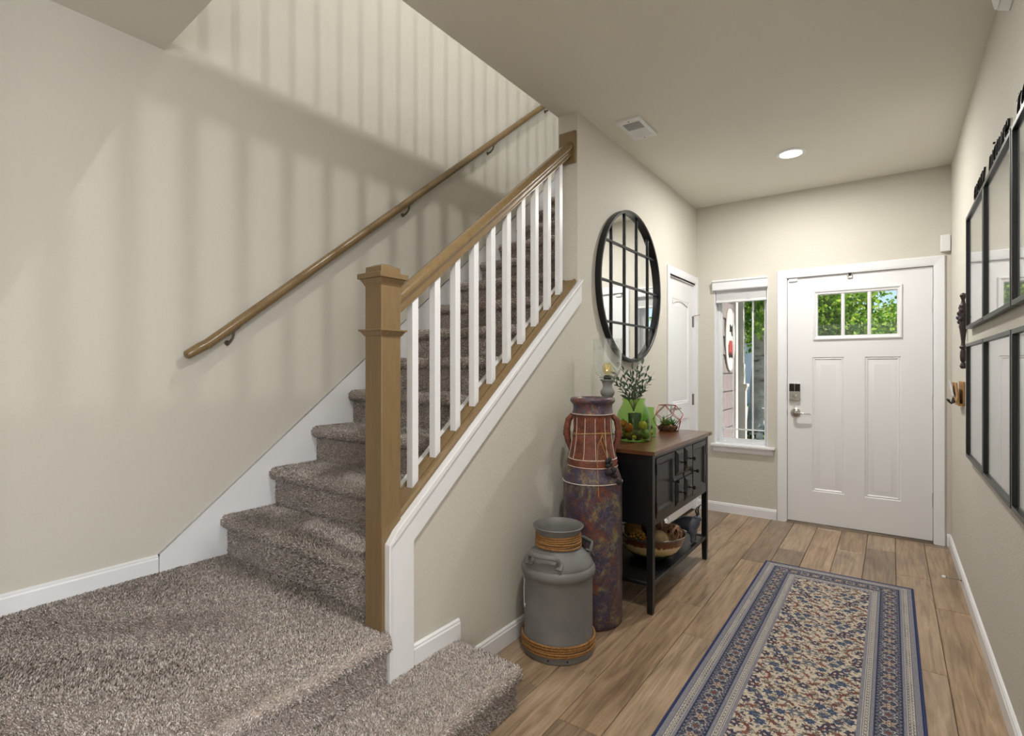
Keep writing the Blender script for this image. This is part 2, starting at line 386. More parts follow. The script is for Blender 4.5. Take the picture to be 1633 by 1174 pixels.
for k in range(-1, 11):
    xa = .19 - PW*k
    xb = min(xa+PW, XR); xa = max(xa, XP)
    if xb-xa < .01: continue
    e0 = ends.get(k, ends.get(k+1, [3.6]))[0]
    if k == -1: e0 = 3.60
    ys = [e0+PL*j for j in range(-4, 4)]
    cuts = sorted([y for y in ys if 0.8 < y < YB+.02] + [0.8, YB+.02])
    for a, b in zip(cuts[:-1], cuts[1:]):
        if b-a < .03: continue
        mb = plank_mesh(xb-xa, b-a); mb.v = [(p[0]+xa, p[1]+a, p[2]) for p in mb.v]
        ob('plank', mb, M['floor'], fl, smooth=0)
ob('plank_field', MB().box(XL, 3.0, -4.6, .8, -.006, 0), M['floor'], fl, kind='stuff')

# ------------------------------------------------------------------ baseboards and trims
def bb_prof(h=.085, d=.014):
    return [(0, 0), (d, 0), (d, h-.018), (d*.75, h-.012), (d*.75, h-.006), (d*.35, h), (0, h)]
structure('baseboard_right', MB().prism([(XR-a, z) for a, z in bb_prof()], 'y', .25, YB), M['white'], 'white baseboard along the picture frame wall', 'baseboard')
structure('baseboard_front', MB().prism([(YB-a, z) for a, z in bb_prof()], 'x', XP, -.785), M['white'], 'white baseboard below the narrow window', 'baseboard')
structure('baseboard_front_corner', MB().prism([(YB-a, z) for a, z in bb_prof()], 'x', .322, XR), M['white'], 'short white baseboard right of the front door casing', 'baseboard')
structure('baseboard_stair', MB().prism([(XP+a, z) for a, z in bb_prof()], 'y', 1.64, 4.105), M['white'], 'white baseboard behind the milk can and console table', 'baseboard')
structure('baseboard_step', MB().prism([(XP+a, z+.165) for a, z in bb_prof(.085)], 'y', 1.372, 1.632), M['white'], 'short white baseboard above the lowest carpeted step', 'baseboard')
structure('baseboard_landing', MB().prism([(XL+a, z+.345) for a, z in bb_prof(.087)], 'y', -.1, 1.0), M['white'], 'white baseboard along the carpeted landing', 'baseboard')
sk = [(1.003, .345), (1.003, .434), (4.62, .434+.783*(4.62-1.003)), (4.75, 3.2), (4.75, 2.9), (1.4, .345)]
t1 = structure('trim_1', MB().prism(sk, 'x', XL, XL+.018), M['white'], 'white skirt board climbing the wall along the carpeted stairs', 'trim')
tb = MB()
for dz, x in ((0, XL+.021),):
    tb.prism([(1.003, .434), (1.003, .426), (4.62, .426+.783*3.617), (4.62, .434+.783*3.617)], 'x', XL+.0005, x)
ob('skirt_edge', tb, M['white'], t1)
# white trim wrapping the knee wall end and its slope
t2 = root('trim_2', (XP, 1.3, .165), 'white cap and facing board wrapping the sloped knee wall', 'trim', None, 'structure')
YE = 2.668
fb = MB().prism([(1.252, .166), (1.368, .166), (1.368, zc(1.368)-.128), (YE, zc(YE)-.128), (YE, zc(YE)-.012), (1.285, zc(1.285)-.012), (1.252, zc(1.26)-.05)], 'x', XP, XP+.018)
ob('facing_board', fb, M['white'], t2, bevel=.0015)
lip = MB().prism([(1.244, .166), (1.252, .166), (1.252, zc(1.252)-.03), (YE+.003, zc(YE)-.012), (YE+.003, zc(YE)), (1.28, zc(1.28)), (1.244, zc(1.244)-.015)], 'x', XP-.02, XP+.027)
ob('cap_lip', lip, M['white'], t2, bevel=.002)
bead_ = MB().prism([(1.252, .166), (1.264, .166), (1.264, zc(1.264)-.042), (YE, zc(YE)-.024), (YE, zc(YE)-.012), (1.252, zc(1.252)-.03)], 'x', XP, XP+.022)
ob('bead_moulding', bead_, M['white'], t2, bevel=.002)
cap = MB().prism([(1.32, zc(1.32)-.03), (2.65, zc(2.65)-.03), (2.65, zc(2.65)), (1.32, zc(1.32))], 'x', XPI-.012, XP-.02)
ob('cap_board', cap, M['white'], t2, bevel=.0015)
ob('end_return', MB().prism([(1.244, .17), (1.262, .17), (1.262, .66), (1.244, .64)], 'x', XPI+.13-.015, XP), M['white'], t2)

# ------------------------------------------------------------------ carpeted stairs
stair = root('staircase', (-2.14, 1.3, 0), 'staircase carpeted in speckled grey beige pile rising from the landing', 'staircase')
def step_profile(rise, tread, over=.035, nr=.029, n=8):
    p = [(0, 0), (0, rise-.060)]
    c = (-over+nr, rise-nr)
    for i in range(n+1):
        a = math.radians(-100 - 170*i/n)   # from underside round the front to the top
        p.append((c[0]+nr*math.cos(a), c[1]+nr*math.sin(a)*1.0))
    p.append((tread, rise)); return p
def prof_solid(prof, tread, depth=.10):
    return prof + [(tread, prof[-1][1]-depth), (.03, -.0)] if False else prof + [(tread, 0)]
C_LO = np.array([158, 148, 142.]); C_HI = np.array([252, 244, 239.])
def lin(c): c = c/255.; return np.where(c <= .04045, c/12.92, ((c+.055)/1.055)**2.4)
def pile(name, prof, mapf, a0, a1, spacing, parent, hgt=.0062, tmin=None):
    """tufts of yarn standing on a profile swept from a0 to a1; mapf(p, a) -> world"""
    pr = np.array(prof); seg = np.diff(pr, axis=0); L = np.hypot(seg[:, 0], seg[:, 1]); cum = np.r_[0, np.cumsum(L)]
    n = int(cum[-1]*(a1-a0)/(spacing**2))
    rs = np.random.rand(n)*cum[-1]; ra = a0+np.random.rand(n)*(a1-a0)
    i = np.clip(np.searchsorted(cum, rs)-1, 0, len(L)-1); f = (rs-cum[i])/np.maximum(L[i], 1e-9)
    base = pr[i]+seg[i]*f[:, None]
    nor = np.c_[-seg[i, 1], seg[i, 0]]/np.maximum(L[i], 1e-9)[:, None]
    P = mapf(base, ra); Nn = mapf(nor, np.zeros(n), True)
    # patchy lean of the pile, as feet leave it
    ph = np.sin(P[:, 0]*7.3+2*np.sin(P[:, 1]*5.1))+np.sin(P[:, 1]*8.7+1.7*np.sin(P[:, 0]*4.3)+1.1)
    lean = np.random.randn(n, 3)*.42 + np.c_[ph*.5, -ph*.4, np.zeros(n)]
    lean -= Nn*(lean*Nn).sum(1)[:, None]
    h = hgt*(.75+.5*np.random.rand(n))
    tip = P+Nn*h[:, None]+lean*h[:, None]
    t1_ = np.cross(Nn, np.random.randn(n, 3)); t1_ /= np.linalg.norm(t1_, axis=1)[:, None]; t2_ = np.cross(Nn, t1_)
    r = spacing*.48
    B = P-Nn*.001
    V = np.stack([B+t1_*r, B-t1_*r*.5+t2_*r*.87, B-t1_*r*.5-t2_*r*.87, tip+t1_*r*.45, tip-t1_*r*.45], 1).reshape(-1, 3)
    org = np.array(WL[parent]); V = V-org
    k = np.arange(n)[:, None]*5
    quads = np.concatenate([k+np.array([[0, 1, 4, 3]]), k+np.array([[2, 0, 3, 4]])], 0)
    tris = np.concatenate([k+np.array([[1, 2, 4]])], 0)
    me = bpy.data.meshes.new(name)
    nf = len(quads)+len(tris); nl = quads.size+tris.size
    me.vertices.add(len(V)); me.vertices.foreach_set('co', V.astype(np.float32).ravel())
    me.loops.add(nl); me.loops.foreach_set('vertex_index', np.r_[quads.ravel(), tris.ravel()].astype(np.int32))
    me.polygons.add(nf)
    me.polygons.foreach_set('loop_start', np.r_[np.arange(len(quads))*4, len(quads)*4+np.arange(len(tris))*3].astype(np.int32))
    me.update(calc_edges=True); me.validate()
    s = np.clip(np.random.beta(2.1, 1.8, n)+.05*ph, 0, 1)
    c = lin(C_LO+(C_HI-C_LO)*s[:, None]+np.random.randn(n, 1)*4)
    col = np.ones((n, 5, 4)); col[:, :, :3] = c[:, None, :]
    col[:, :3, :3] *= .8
    at = me.color_attributes.new('pattern', 'FLOAT_COLOR', 'POINT'); at.data.foreach_set('color', col.astype(np.float32).ravel())
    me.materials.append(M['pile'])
    o = bpy.data.objects.new(name, me); COL.objects.link(o); o.parent = parent; WL[o] = WL[parent]; o['kind'] = 'stuff'
    return o
RISE, TREAD, Y0, Z0 = .1975, .2525, 1.304, .350
for k in range(14):
    yk, zk = Y0+TREAD*k, Z0+RISE*k
    prof = step_profile(RISE, TREAD)
    xr = XPI-.002 if k else XPI-.002
    solid = [(yk+p[0], zk+p[1]) for p in prof]+[(yk+TREAD, zk-.03), (yk+.02, zk-.03)]
    st = ob('step', MB().prism(solid, 'x', XL+.019, xr), M['carpet'], stair)
    def mp_(p, a, nrm=False, yk=yk, zk=zk):
        return np.c_[a*(0 if nrm else 1), p[:, 0]+(0 if nrm else yk), p[:, 1]+(0 if nrm else zk)]
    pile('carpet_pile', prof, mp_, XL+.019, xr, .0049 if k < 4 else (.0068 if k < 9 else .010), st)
# first step's right end closes against the newel
ob('step_end', MB().box(XPI-.002, -1.541, 1.30, 1.34, .35, .5), M['carpet'], stair)
def side_profile(rise, tread):       # nosing facing +X : p0 goes toward -X as it rises onto the tread
    return step_profile(rise, tread)
# landing (nose faces the hall)
LX = -1.437
lp = step_profile(.18, 1.265)
lsol = [(LX-p[0], .17+p[1]) for p in lp]+[(LX-1.265, 0.0), (LX, 0.0)]
ld = ob('landing', MB().prism(lsol, 'y', -.1, 1.236), M['carpet'], stair)
ob('landing_back', MB().box(XL+.019, -1.542, 1.236, 1.33, 0, .35), M['carpet'], stair)
def mpl(p, a, nrm=False):
    return np.c_[-p[:, 0]+(0 if nrm else LX), a*(0 if nrm else 1), p[:, 1]+(0 if nrm else .17)]
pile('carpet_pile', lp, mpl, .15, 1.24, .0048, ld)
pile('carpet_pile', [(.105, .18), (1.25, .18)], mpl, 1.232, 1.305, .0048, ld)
# lowest step
BX = -1.145
bp = step_profile(.172, .30)
bsol = [(BX-p[0], p[1]) for p in bp]+[(BX-.30, 0)]
bs = ob('bottom_step', MB().prism(bsol, 'y', -.1, 1.60), M['carpet'], stair)
def mpb(p, a, nrm=False):
    return np.c_[-p[:, 0]+(0 if nrm else BX), a*(0 if nrm else 1), p[:, 1]+(0 if nrm else 0)]
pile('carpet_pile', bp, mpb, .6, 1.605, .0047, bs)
ep = [(0, 0), (0, .172)]
def mpe(p, a, nrm=False):
    return np.c_[a*(0 if nrm else 1), np.full(len(p), 1.0 if nrm else 1.60)+0*p[:, 0], p[:, 1]*(0 if nrm else 1)]
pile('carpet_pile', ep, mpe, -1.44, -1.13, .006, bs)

# ------------------------------------------------------------------ stair railing
rl = root('stair_railing', (-1.4935, 1.2735, .35), 'brown newel, sloped brown handrail and white balusters on the knee wall', 'railing')
nx, ny, hw = -1.4935, 1.2735, .0445
nw = ob('newel_post', MB().box(nx-hw, nx+hw, ny-hw, ny+hw, .352, 1.62), M['railwood'], rl, bevel=.0025)
cp = MB()
e = .02
cp.frustum((nx-hw, nx+hw, ny-hw, ny+hw, 1.572), (nx-hw-.004, nx+hw+.004, ny-hw-.004, ny+hw+.004, 1.580))
cp.frustum((nx-hw-.004, nx+hw+.004, ny-hw-.004, ny+hw+.004, 1.580), (nx-hw-.014, nx+hw+.014, ny-hw-.014, ny+hw+.014, 1.598))
cp.box(nx-hw-e, nx+hw+e, ny-hw-e, ny+hw+e, 1.598, 1.617)
ob('newel_cap', cp, M['railwood'], nw, bevel=.0015)
tp = MB(); tp.frustum((nx-hw, nx+hw, ny-hw, ny+hw, 1.617), (nx-hw+.001, nx+hw-.001, ny-hw+.001, ny+hw-.001, 1.641)); tp.frustum((nx-hw+.001, nx+hw-.001, ny-hw+.001, ny+hw-.001, 1.641), (nx-.02, nx+.02, ny-.02, ny+.02, 1.652))
ob('cap_block', tp, M['railwood'], nw, bevel=.003)
cl = MB().frustum((nx-hw-.002, nx+hw+.002, ny-hw-.002, ny+hw+.002, 1.394), (nx-hw-.013, nx+hw+.013, ny-hw-.013, ny+hw+.013, 1.411)).box(nx-hw-.017, nx+hw+.017, ny-hw-.017, ny+hw+.017, 1.411, 1.418)
ob('newel_collar', cl, M['railwood'], nw, bevel=.001)
xc = -1.5
# handrail swept profile (x offset, vertical offset)
hp = [(-.022, -.0), (.022, 0), (.024, .012), (.020, .022), (.023, .034), (.031, .044), (.033, .056), (.028, .070), (.014, .080), (0, .083), (-.014, .080), (-.028, .070), (-.033, .056), (-.031, .044), (-.023, .034), (-.020, .022), (-.024, .012)]
def sweep_rail(mb, prof, xc, ya, yb, zf, off, s=1):
    n = len(prof); v = []
    for y in (ya, yb):
        for p in prof: v.append((xc+p[0]*s, y, zf(y)+off+p[1]*s))
    return mb.add(v, [tuple(range(n-1, -1, -1)), tuple(range(n, 2*n))]+[(i, (i+1) % n, (i+1) % n+n, i+n) for i in range(n)])
ob('handrail', sweep_rail(MB(), hp, xc, 1.316, 2.637, zc, .735), M['railwood'], rl, smooth=50)
ob('mounting_plate', MB().box(-1.562, -1.456, 2.632, 2.65, 2.452, 2.632), M['railwood'], rl, bevel=.003)
sh = MB()
sweep_rail(sh, [(-.047, 0), (.047, 0), (.047, .012), (.040, .022), (.030, .024), (.028, .018), (-.028, .018), (-.030, .024), (-.040, .022), (-.047, .012)], xc, 1.318, 2.64, zc, .001)
ob('shoe_rail', sh, M['railwood'], rl)
bw2 = .0158
for i in range(10):
    y = 1.425+.1222*i
    b = MB(); ya, yb = y-bw2, y+bw2
    v = []
    for (x, yy) in ((xc-bw2, ya), (xc+bw2, ya), (xc+bw2, yb), (xc-bw2, yb)):
        v.append((x, yy, zc(yy)+.019))
    for (x, yy) in ((xc-bw2, ya), (xc+bw2, ya), (xc+bw2, yb), (xc-bw2, yb)):
        v.append((x, yy, zc(yy)+.737))
    b.add(v, [(0,3,2,1),(4,5,6,7),(0,1,5,4),(1,2,6,5),(2,3,7,6),(3,0,4,7)])
    ob('baluster', b, M['white'], rl, bevel=.0012)
    if i < 9:
        f = MB(); y0_, y1_ = y+bw2, y+.1222-bw2
        sweep_rail(f, [(-bw2, .0), (bw2, 0), (bw2, .005), (-bw2, .005)], xc, y0_, y1_, zc, .019)
        ob('fillet', f, M['railwood'], rl)

# guard railing upstairs, along the stairwell opening (throws the striped shadow)
ug = root('upstairs_railing', (XPI+.08, 2.8, F2), 'guard railing upstairs along the open edge above the stairwell', 'railing')
gx = XPI+.075
ob('curb', MB().box(gx-.06, gx+.06, .97, 4.63, F2, F2+.12), M['white'], ug)
ob('guard_rail', MB().box(gx-.032, gx+.032, .97, 4.63, F2+.93, F2+1.0), M['railwood'], ug, bevel=.01)
gb = mesh_of('guard_baluster', MB().box(-.016, .016, -.016, .016, 0, .81), Vector((0,0,0))); gb.materials.append(M['white'])
for i in range(30):
    link_mesh('guard_baluster', gb, (gx, 1.03+.1222*i, F2+.12), ug)
# upstairs end guard over the landing
# ------------------------------------------------------------------ wall handrail
wh = root('wall_handrail', (XL+.07, 1.1, 1.3), 'round brown wooden handrail on metal brackets along the stairwell wall', 'handrail')
hx = XL+.07; hs = .783
def hz(y): return 1.392+hs*(y-1.183)
ob('rail', MB().tube([(hx, 1.183, hz(1.183)), (hx, 2.5, hz(2.5)), (hx, 4.45, hz(4.45))], .0245, 16, up=(1, 0, 0)), M['railwood'], wh, smooth=60)
ob('rail_end', MB().tube([(hx, 1.187, hz(1.187)), (hx, 1.15, hz(1.15)+.008), (hx, 1.095, 1.340), (hx, 1.088, 1.336)], [.0245, .0245, .021, .012], 16, up=(1, 0, 0)), M['railwood'], wh, smooth=60)
for y in (1.31, 2.481, 3.413, 4.3):
    z = hz(y)
    br = MB().tube([(XL+.004, y, z-.085), (XL+.03, y, z-.082), (XL+.058, y, z-.062), (hx, y, z-.026)], [.008, .007, .006, .006], 8)
    br.lathe([(.0, 0), (.014, 0), (.014, .004), (.0, .006)], (0, 0, 0), 14)
    n0 = 14*4
    for j in range(len(br.v)-n0, len(br.v)):
        x_, y_, z_ = br.v[j]; br.v[j] = (XL+z_, y+y_, z-.085+x_)
    br.box(hx-.008, hx+.008, y-.03, y+.03, 0, .003)
    for j in range(len(br.v)-8, len(br.v)):
        x_, y_, z_ = br.v[j]; br.v[j] = (x_, y_, hz(y_)-.0325+z_)
    ob('bracket', br, M['bracket'], wh)
# ------------------------------------------------------------------ front door
d1 = root('door_1', (-.235, YB, 0), 'white front door with three-pane top window, keypad lock and two tall panels', 'door', None, 'structure')
YF = YB+.012                      # inner face of the slab
sx0, sx1, sz0, sz1 = -.705, .243, .018, 2.022
lx0, lx1, lz0, lz1 = -.52, .066, 1.505, 1.908          # lite frame, outer
gx0, gx1, gz0, gz1 = -.488, .034, 1.540, 1.872          # glass
pans = [(-.525, -.305), (-.169, .057)]; pz0, pz1 = .278, 1.367
# slab cut round the lite and the panels
sl = MB(); t0, t1y = YF, YF+.044
xs = [sx0, -.525, -.305, -.169, .057, sx1]
sl.box(sx0, sx1, t0, t1y, sz0, pz0).box(sx0, sx1, t0, t1y, pz1, gz0).box(sx0, sx1, t0, t1y, gz1, sz1)
sl.box(sx0, -.525, t0, t1y, pz0, pz1).box(-.305, -.169, t0, t1y, pz0, pz1).box(.057, sx1, t0, t1y, pz0, pz1)
sl.box(sx0, gx0, t0, t1y, gz0, gz1).box(gx1, sx1, t0, t1y, gz0, gz1)
ob('door_slab', sl, M['doorwhite'], d1)
def panel(x0, x1, z0, z1, y, sgn=1, axis='y'):
    """sunk moulding then raised field; faces toward -axis*sgn"""
    mb = MB(); steps = [(0, 0), (.006, .007), (.014, .004), (.022, .010), (.030, .010), (.058, .002), (.06, .002)]
    loops = []
    for ins, dep in steps:
        loops.append([(x0+ins, z0+ins, dep), (x1-ins, z0+ins, dep), (x1-ins, z1-ins, dep), (x0+ins, z1-ins, dep)])
    v = []; f = []
    for L in loops:
        for a, z, dep in L: v.append((a, y+dep*sgn, z) if axis == 'y' else (y+dep*sgn, a, z))
    for i in range(len(loops)-1):
        for k in range(4): f.append((i*4+k, i*4+(k+1) % 4, (i+1)*4+(k+1) % 4, (i+1)*4+k))
    n = (len(loops)-1)*4; f.append((n, n+1, n+2, n+3)); mb.add(v, f)
    return mb
for a, b in pans:
    pm = panel(a, b, pz0, pz1, YF); pm.box(a, b, t1y-.01, t1y, pz0, pz1)
    ob('raised_panel', pm, M['doorwhite'], d1, smooth=20)
# lite frame
def ring(mb, x0, x1, z0, z1, w, y0, y1, slope=0):
    mb.box(x0, x1, y0, y1, z0, z0+w).box(x0, x1, y0, y1, z1-w, z1).box(x0, x0+w, y0, y1, z0+w, z1-w).box(x1-w, x1, y0, y1, z0+w, z1-w); return mb
def moulded_ring(x0, x1, z0, z1, steps, axis='y', y=0):
    v = []; f = []
    for ins, dep in steps:
        for a, z in ((x0+ins, z0+ins), (x1-ins, z0+ins), (x1-ins, z1-ins), (x0+ins, z1-ins)):
            v.append((a, y+dep, z) if axis == 'y' else (y+dep, a, z))
    for i in range(len(steps)-1):
        for k in range(4): f.append((i*4+k, i*4+(k+1) % 4, (i+1)*4+(k+1) % 4, (i+1)*4+k))
    return MB().add(v, f)
ob('lite_frame', moulded_ring(lx0, lx1, lz0, lz1, [(0, .002), (.004, -.012), (.012, -.014), (.022, -.006), (.032, -.004), (.034, .022)], 'y', YF), M['doorwhite'], d1, smooth=20)
for x in (gx0+.1745, gx0+.3475):
    ob('lite_bar', MB().prism([(x-.012, YF+.030), (x-.012, YF+.006), (x-.006, YF), (x+.006, YF), (x+.012, YF+.006), (x+.012, YF+.030)], 'z', gz0-.002, gz1+.002), M['doorwhite'], d1)
for a, b in ((gx0, gx0+.1625), (gx0+.1865, gx0+.3355), (gx0+.3595, gx1)):
    ob('pane', MB().box(a, b, YF+.021, YF+.025, gz0, gz1), M['glass'], d1)
# casing, jamb, threshold
cas = MB()
cprof = [(0, 0), (.066, 0), (.066, -.010), (.060, -.016), (.020, -.013), (.008, -.010), (0, -.008)]
def casing(x0, x1, ztop, y):
    parts = []
    L = MB().prism([(x0-p[0], y+p[1]) for p in cprof], 'z', 0, ztop)
    R = MB().prism([(x1+p[0], y+p[1]) for p in cprof], 'z', 0, ztop)
    # mitre the tops
    for mb, sgn, xi in ((L, -1, x0), (R, 1, x1)):
        mb.v = [(a, b, (ztop + abs(a-xi)) if c > ztop-1e-6 else c) for a, b, c in mb.v]
    T = MB().prism([(ztop+p[0], y+p[1]) for p in cprof], 'x', x0, x1)
    T.v = [(a + ((-1 if abs(a-x0) < 1e-6 else 1)*(z_-ztop)), yy, z_) for a, yy, z_ in [(v[0], v[2], v[1]) for v in T.v]]
    return L, R, T
L_, R_, T_ = casing(DX0+.008, DX1-.008, DZ-.008, YB)
for mb in (L_, R_): ob('casing', mb, M['white'], d1)
ob('casing', T_, M['white'], d1)
jb = MB().box(DX0, sx0-.003, YB, YB+.15, 0, DZ).box(sx1+.003, DX1, YB, YB+.15, 0, DZ).box(sx0-.003, sx1+.003, YB, YB+.15, sz1+.003, DZ)
jb.box(sx0-.003, sx0+.01, YF+.046, YB+.15, 0, DZ).box(sx1-.01, sx1+.003, YF+.046, YB+.15, 0, DZ).box(sx0, sx1, YF+.046, YB+.15, sz1-.01, DZ)
ob('jamb', jb, M['white'], d1)
ob('threshold', MB().prism([(YB-.012, 0), (YB+.01, .014), (YB+.16, .014), (YB+.16, -.02), (YB-.012, -.0)], 'x', DX0, DX1), simple('dark_bronze_sill', srgb(96, 84, 70), .4, metal=.4), d1)
ob('door_sweep', MB().box(sx0, sx1, YF+.004, YF+.03, .013, .02), M['dark'], d1)
# hinges
for z in (1.735, 1.03, .315):
    h = MB().box(sx1-.002, sx1+.018, YF-.0015, YF+.001, z-.05, z+.05)
    for q in range(5): h.lathe([(.0055, 0), (.0055, .0185)], (sx1+.004, YF-.006, z-.05+.0203*q), 10)
    ob('hinge', h, M['nickel'], d1)
# keypad deadbolt
kp = ob('keypad_lock', MB().box(-.690, -.609, YF-.024, YF, 1.012, 1.152), M['nickel'], d1, bevel=.004)
ob('black_screen', MB().box(-.6885, -.6515, YF-.0255, YF-.022, 1.088, 1.150).box(-.6485, -.6105, YF-.0255, YF-.022, 1.088, 1.150), simple('gloss_black', srgb(12, 12, 14), .12), kp, bevel=.001)
tl = MB().lathe([(.0, 0), (.016, 0), (.016, .004), (0, .006)], (0, 0, 0), 18); tl.v = [(-.649+a, YF-.024-c, 1.05+b) for a, b, c in tl.v]
tl.box(-.653, -.645, YF-.05, YF-.026, 1.034, 1.066)
ob('thumb_turn', tl, M['nickel'], kp, bevel=.0015)
# lever
lv = MB().lathe([(0, 0), (.037, 0), (.037, .006), (.032, .010), (.014, .013), (.012, .045), (0, .047)], (0, 0, 0), 24); lv.v = [(-.645+a, YF-c, .912+b) for a, b, c in lv.v]
hd = ob('lever_rose', lv, M['nickel'], d1)
ob('lever', MB().tube([(-.645, YF-.045, .912), (-.625, YF-.052, .912), (-.57, YF-.05, .910), (-.53, YF-.045, .907)], [.011, .010, .008, .007], 10, flat=.8), M['nickel'], hd, smooth=60)
st_ = MB().box(sx0-.006, sx0-.001, YF-.002, YF+.01, .885, .94); ob('strike_plate', st_, M['darkhw'], d1)
# door sensors
props(ob('contact_sensor', MB().box(-.692, -.632, YF-.014, YF, 1.995, 2.018), M['plastic'], None, 'small white contact sensor at the top corner of the front door', 'sensor', bevel=.003))
props(ob('contact_sensor', MB().box(-.692, -.632, YF-.020, YF-.013, 2.028, 2.038), M['plastic'], None, 'slim white sensor strip on the casing above the front door corner', 'sensor', bevel=.002))
fc = root('flip_latch', (-.265, YF, 2.0), 'small metal flip latch at the top middle of the front door', 'latch')
ob('latch_body', MB().box(-.282, -.250, YF-.012, YF, 1.985, 2.022), M['nickel'], fc, bevel=.003)
ob('latch_arm', MB().box(-.277, -.255, YF-.018, YF-.010, 2.004, 2.026), M['darkhw'], fc, bevel=.002)

# ------------------------------------------------------------------ closet door
d2 = root('door_2', (XP, 4.51, 0), 'white two-panel closet door beyond the round mirror', 'door', None, 'structure')
XF = XP-.018
c0, c1 = CY0+.006, CY1-.006
pA = (.975, 1.86); pB = (.20, .84); py0, py1 = c0+.115, c1-.115
s2 = MB()
s2.box(XF-.035, XF, c0, c1, .012, pB[0]).box(XF-.035, XF, c0, c1, pB[1], pA[0]).box(XF-.035, XF, c0, c1, pA[1], CZ1-.004)
for z0_, z1_ in (pA, pB): s2.box(XF-.035, XF, c0, py0, z0_, z1_).box(XF-.035, XF, py1, c1, z0_, z1_)
ob('door_slab', s2, M['doorwhite'], d2)
for z0_, z1_ in (pA, pB):
    pm = panel(py0, py1, z0_, z1_, XF, -1, 'x'); pm.box(XF-.035, XF-.025, py0, py1, z0_, z1_)
    ob('raised_panel', pm, M['doorwhite'], d2, smooth=20)
# gentle arch at the head of the upper panel
ar = []
for i in range(13):
    u = i/12.; ar.append((py0+.02+(py1-py0-.04)*u, pA[1]-.045+.035*math.sin(math.pi*u)))
ar += [(py1-.004, pA[1]-.004), (py0+.004, pA[1]-.004)]
ob('arched_head', MB().prism(ar, 'x', XF-.012, XF-.001), M['doorwhite'], d2)
def casing_x(y0, y1, ztop, x):
    cp_ = [(0, 0), (.060, 0), (.060, .010), (.054, .016), (.018, .013), (.006, .010), (0, .008)]
    o_ = []
    for yi, sg in ((y0, -1), (y1, 1)):
        mb = MB().prism([(x+p[1], yi+sg*min(p[0], .047 if sg > 0 else .06)) for p in cp_], 'z', 0, ztop)
        mb.v = [(a, b, (ztop+abs(b-yi)) if c > ztop-1e-6 else c) for a, b, c in mb.v]; o_.append(mb)
    T = MB().prism([(x+p[1], ztop+p[0]) for p in cp_], 'y', y0, y1)
    T.v = [(a, b + (-(c-ztop) if abs(b-y0) < 1e-6 else min(c-ztop, .047)), c) for a, b, c in T.v]; o_.append(T)
    return o_
for mb in casing_x(CY0-.002, CY1+.001, CZ1+.012, XP): ob('casing', mb, M['white'], d2)
ob('jamb', MB().box(XPI, XP, CY0-.002, CY0+.004, 0, CZ1+.012).box(XPI, XP, CY1-.004, CY1+.001, 0, CZ1+.012).box(XPI, XP, CY0, CY1, CZ1-.002, CZ1+.012), M['white'], d2)
for z in (1.70, .995, .29):
    h = MB().box(XF, XF+.002, c1-.02, c1+.006, z-.05, z+.05).lathe([(.006, 0), (.006, .1)], (XF+.008, c1+.003, z-.05), 10)
    ob('hinge', h, M['nickel'], d2)
hp2 = MB().tube([(XF+.008, c1+.003, 1.755), (XF+.05, c1+.0, 1.757), (XF+.062, c1-.012, 1.757)], [.004, .004, .007], 8); ob('hinge_stop', hp2, M['nickel'], d2)
kb = MB().lathe([(0, 0), (.032, 0), (.032, .006), (.012, .01), (.011, .045), (0, .047)], (0, 0, 0), 20); kb.v = [(XF+c, c0+.065+a, .947+b) for a, b, c in kb.v]
k_ = ob('lever_rose', kb, M['nickel'], d2)
ob('lever', MB().tube([(XF+.045, c0+.065, .947), (XF+.055, c0+.09, .947), (XF+.052, c0+.17, .945)], [.01, .009, .007], 10), M['nickel'], k_, smooth=60)

# ------------------------------------------------------------------ window
w1 = root('window_1', ((WX0+WX1)/2, YB, WZ0), 'tall narrow white window with thin grid bars beside the front door', 'window', None, 'structure')
ob('reveal', MB().box(WX0, WX0+.006, YB, YB+.15, WZ0, WZ1).box(WX1-.006, WX1, YB, YB+.15, WZ0, WZ1).box(WX0, WX1, YB, YB+.15, WZ1-.006, WZ1).box(WX0, WX1, YB+.02, YB+.15, WZ0, WZ0+.012), M['white'], w1)
fy0, fy1 = YB+.075, YB+.135
ob('window_frame', ring(MB(), WX0+.006, WX1-.006, WZ0+.012, WZ1-.006, .024, fy0, fy1), M['plastic'], w1, bevel=.003)
ob('sash', ring(MB(), WX0+.03, WX1-.03, WZ0+.036, WZ1-.03, .012, fy0+.012, fy1-.012), M['plastic'], w1, bevel=.002)
ob('pane', MB().box(WX0+.04, WX1-.04, fy0+.028, fy0+.032, WZ0+.045, WZ1-.04), M['glass'], w1)
ix0, ix1, iz0, iz1 = WX0+.042, WX1-.042, WZ0+.048, WZ1-.042
for x in (ix0+.095, ix1-.095): ob('grid_bar', MB().box(x-.006, x+.006, fy0+.020, fy0+.027, iz0, iz1), M['plastic'], w1, bevel=.002)
for z in (iz0+.085, iz1-.085): ob('grid_bar', MB().box(ix0, ix1, fy0+.019, fy0+.026, z-.006, z+.006), M['plastic'], w1, bevel=.002)
sill = MB().box(WX0-.025, WX1+.06, YB-.045, YB+.07, WZ0-.012, WZ0+.008)
ob('window_sill', sill, M['white'], w1, bevel=.003)
ap = MB().prism([(YB, WZ0-.012), (YB-.034, WZ0-.012), (YB-.030, WZ0-.022), (YB-.018, WZ0-.034), (YB-.016, WZ0-.058), (YB-.008, WZ0-.066), (YB, WZ0-.068)], 'x', WX0-.008, WX1+.042)
ob('apron', ap, M['white'], w1, bevel=.001)
for x in (WX0+.075, WX1-.13): ob('sash_clip', MB().box(x-.012, x+.012, YB+.058, YB+.078, WZ0+.012, WZ0+.026), M['plastic'], w1, bevel=.003)
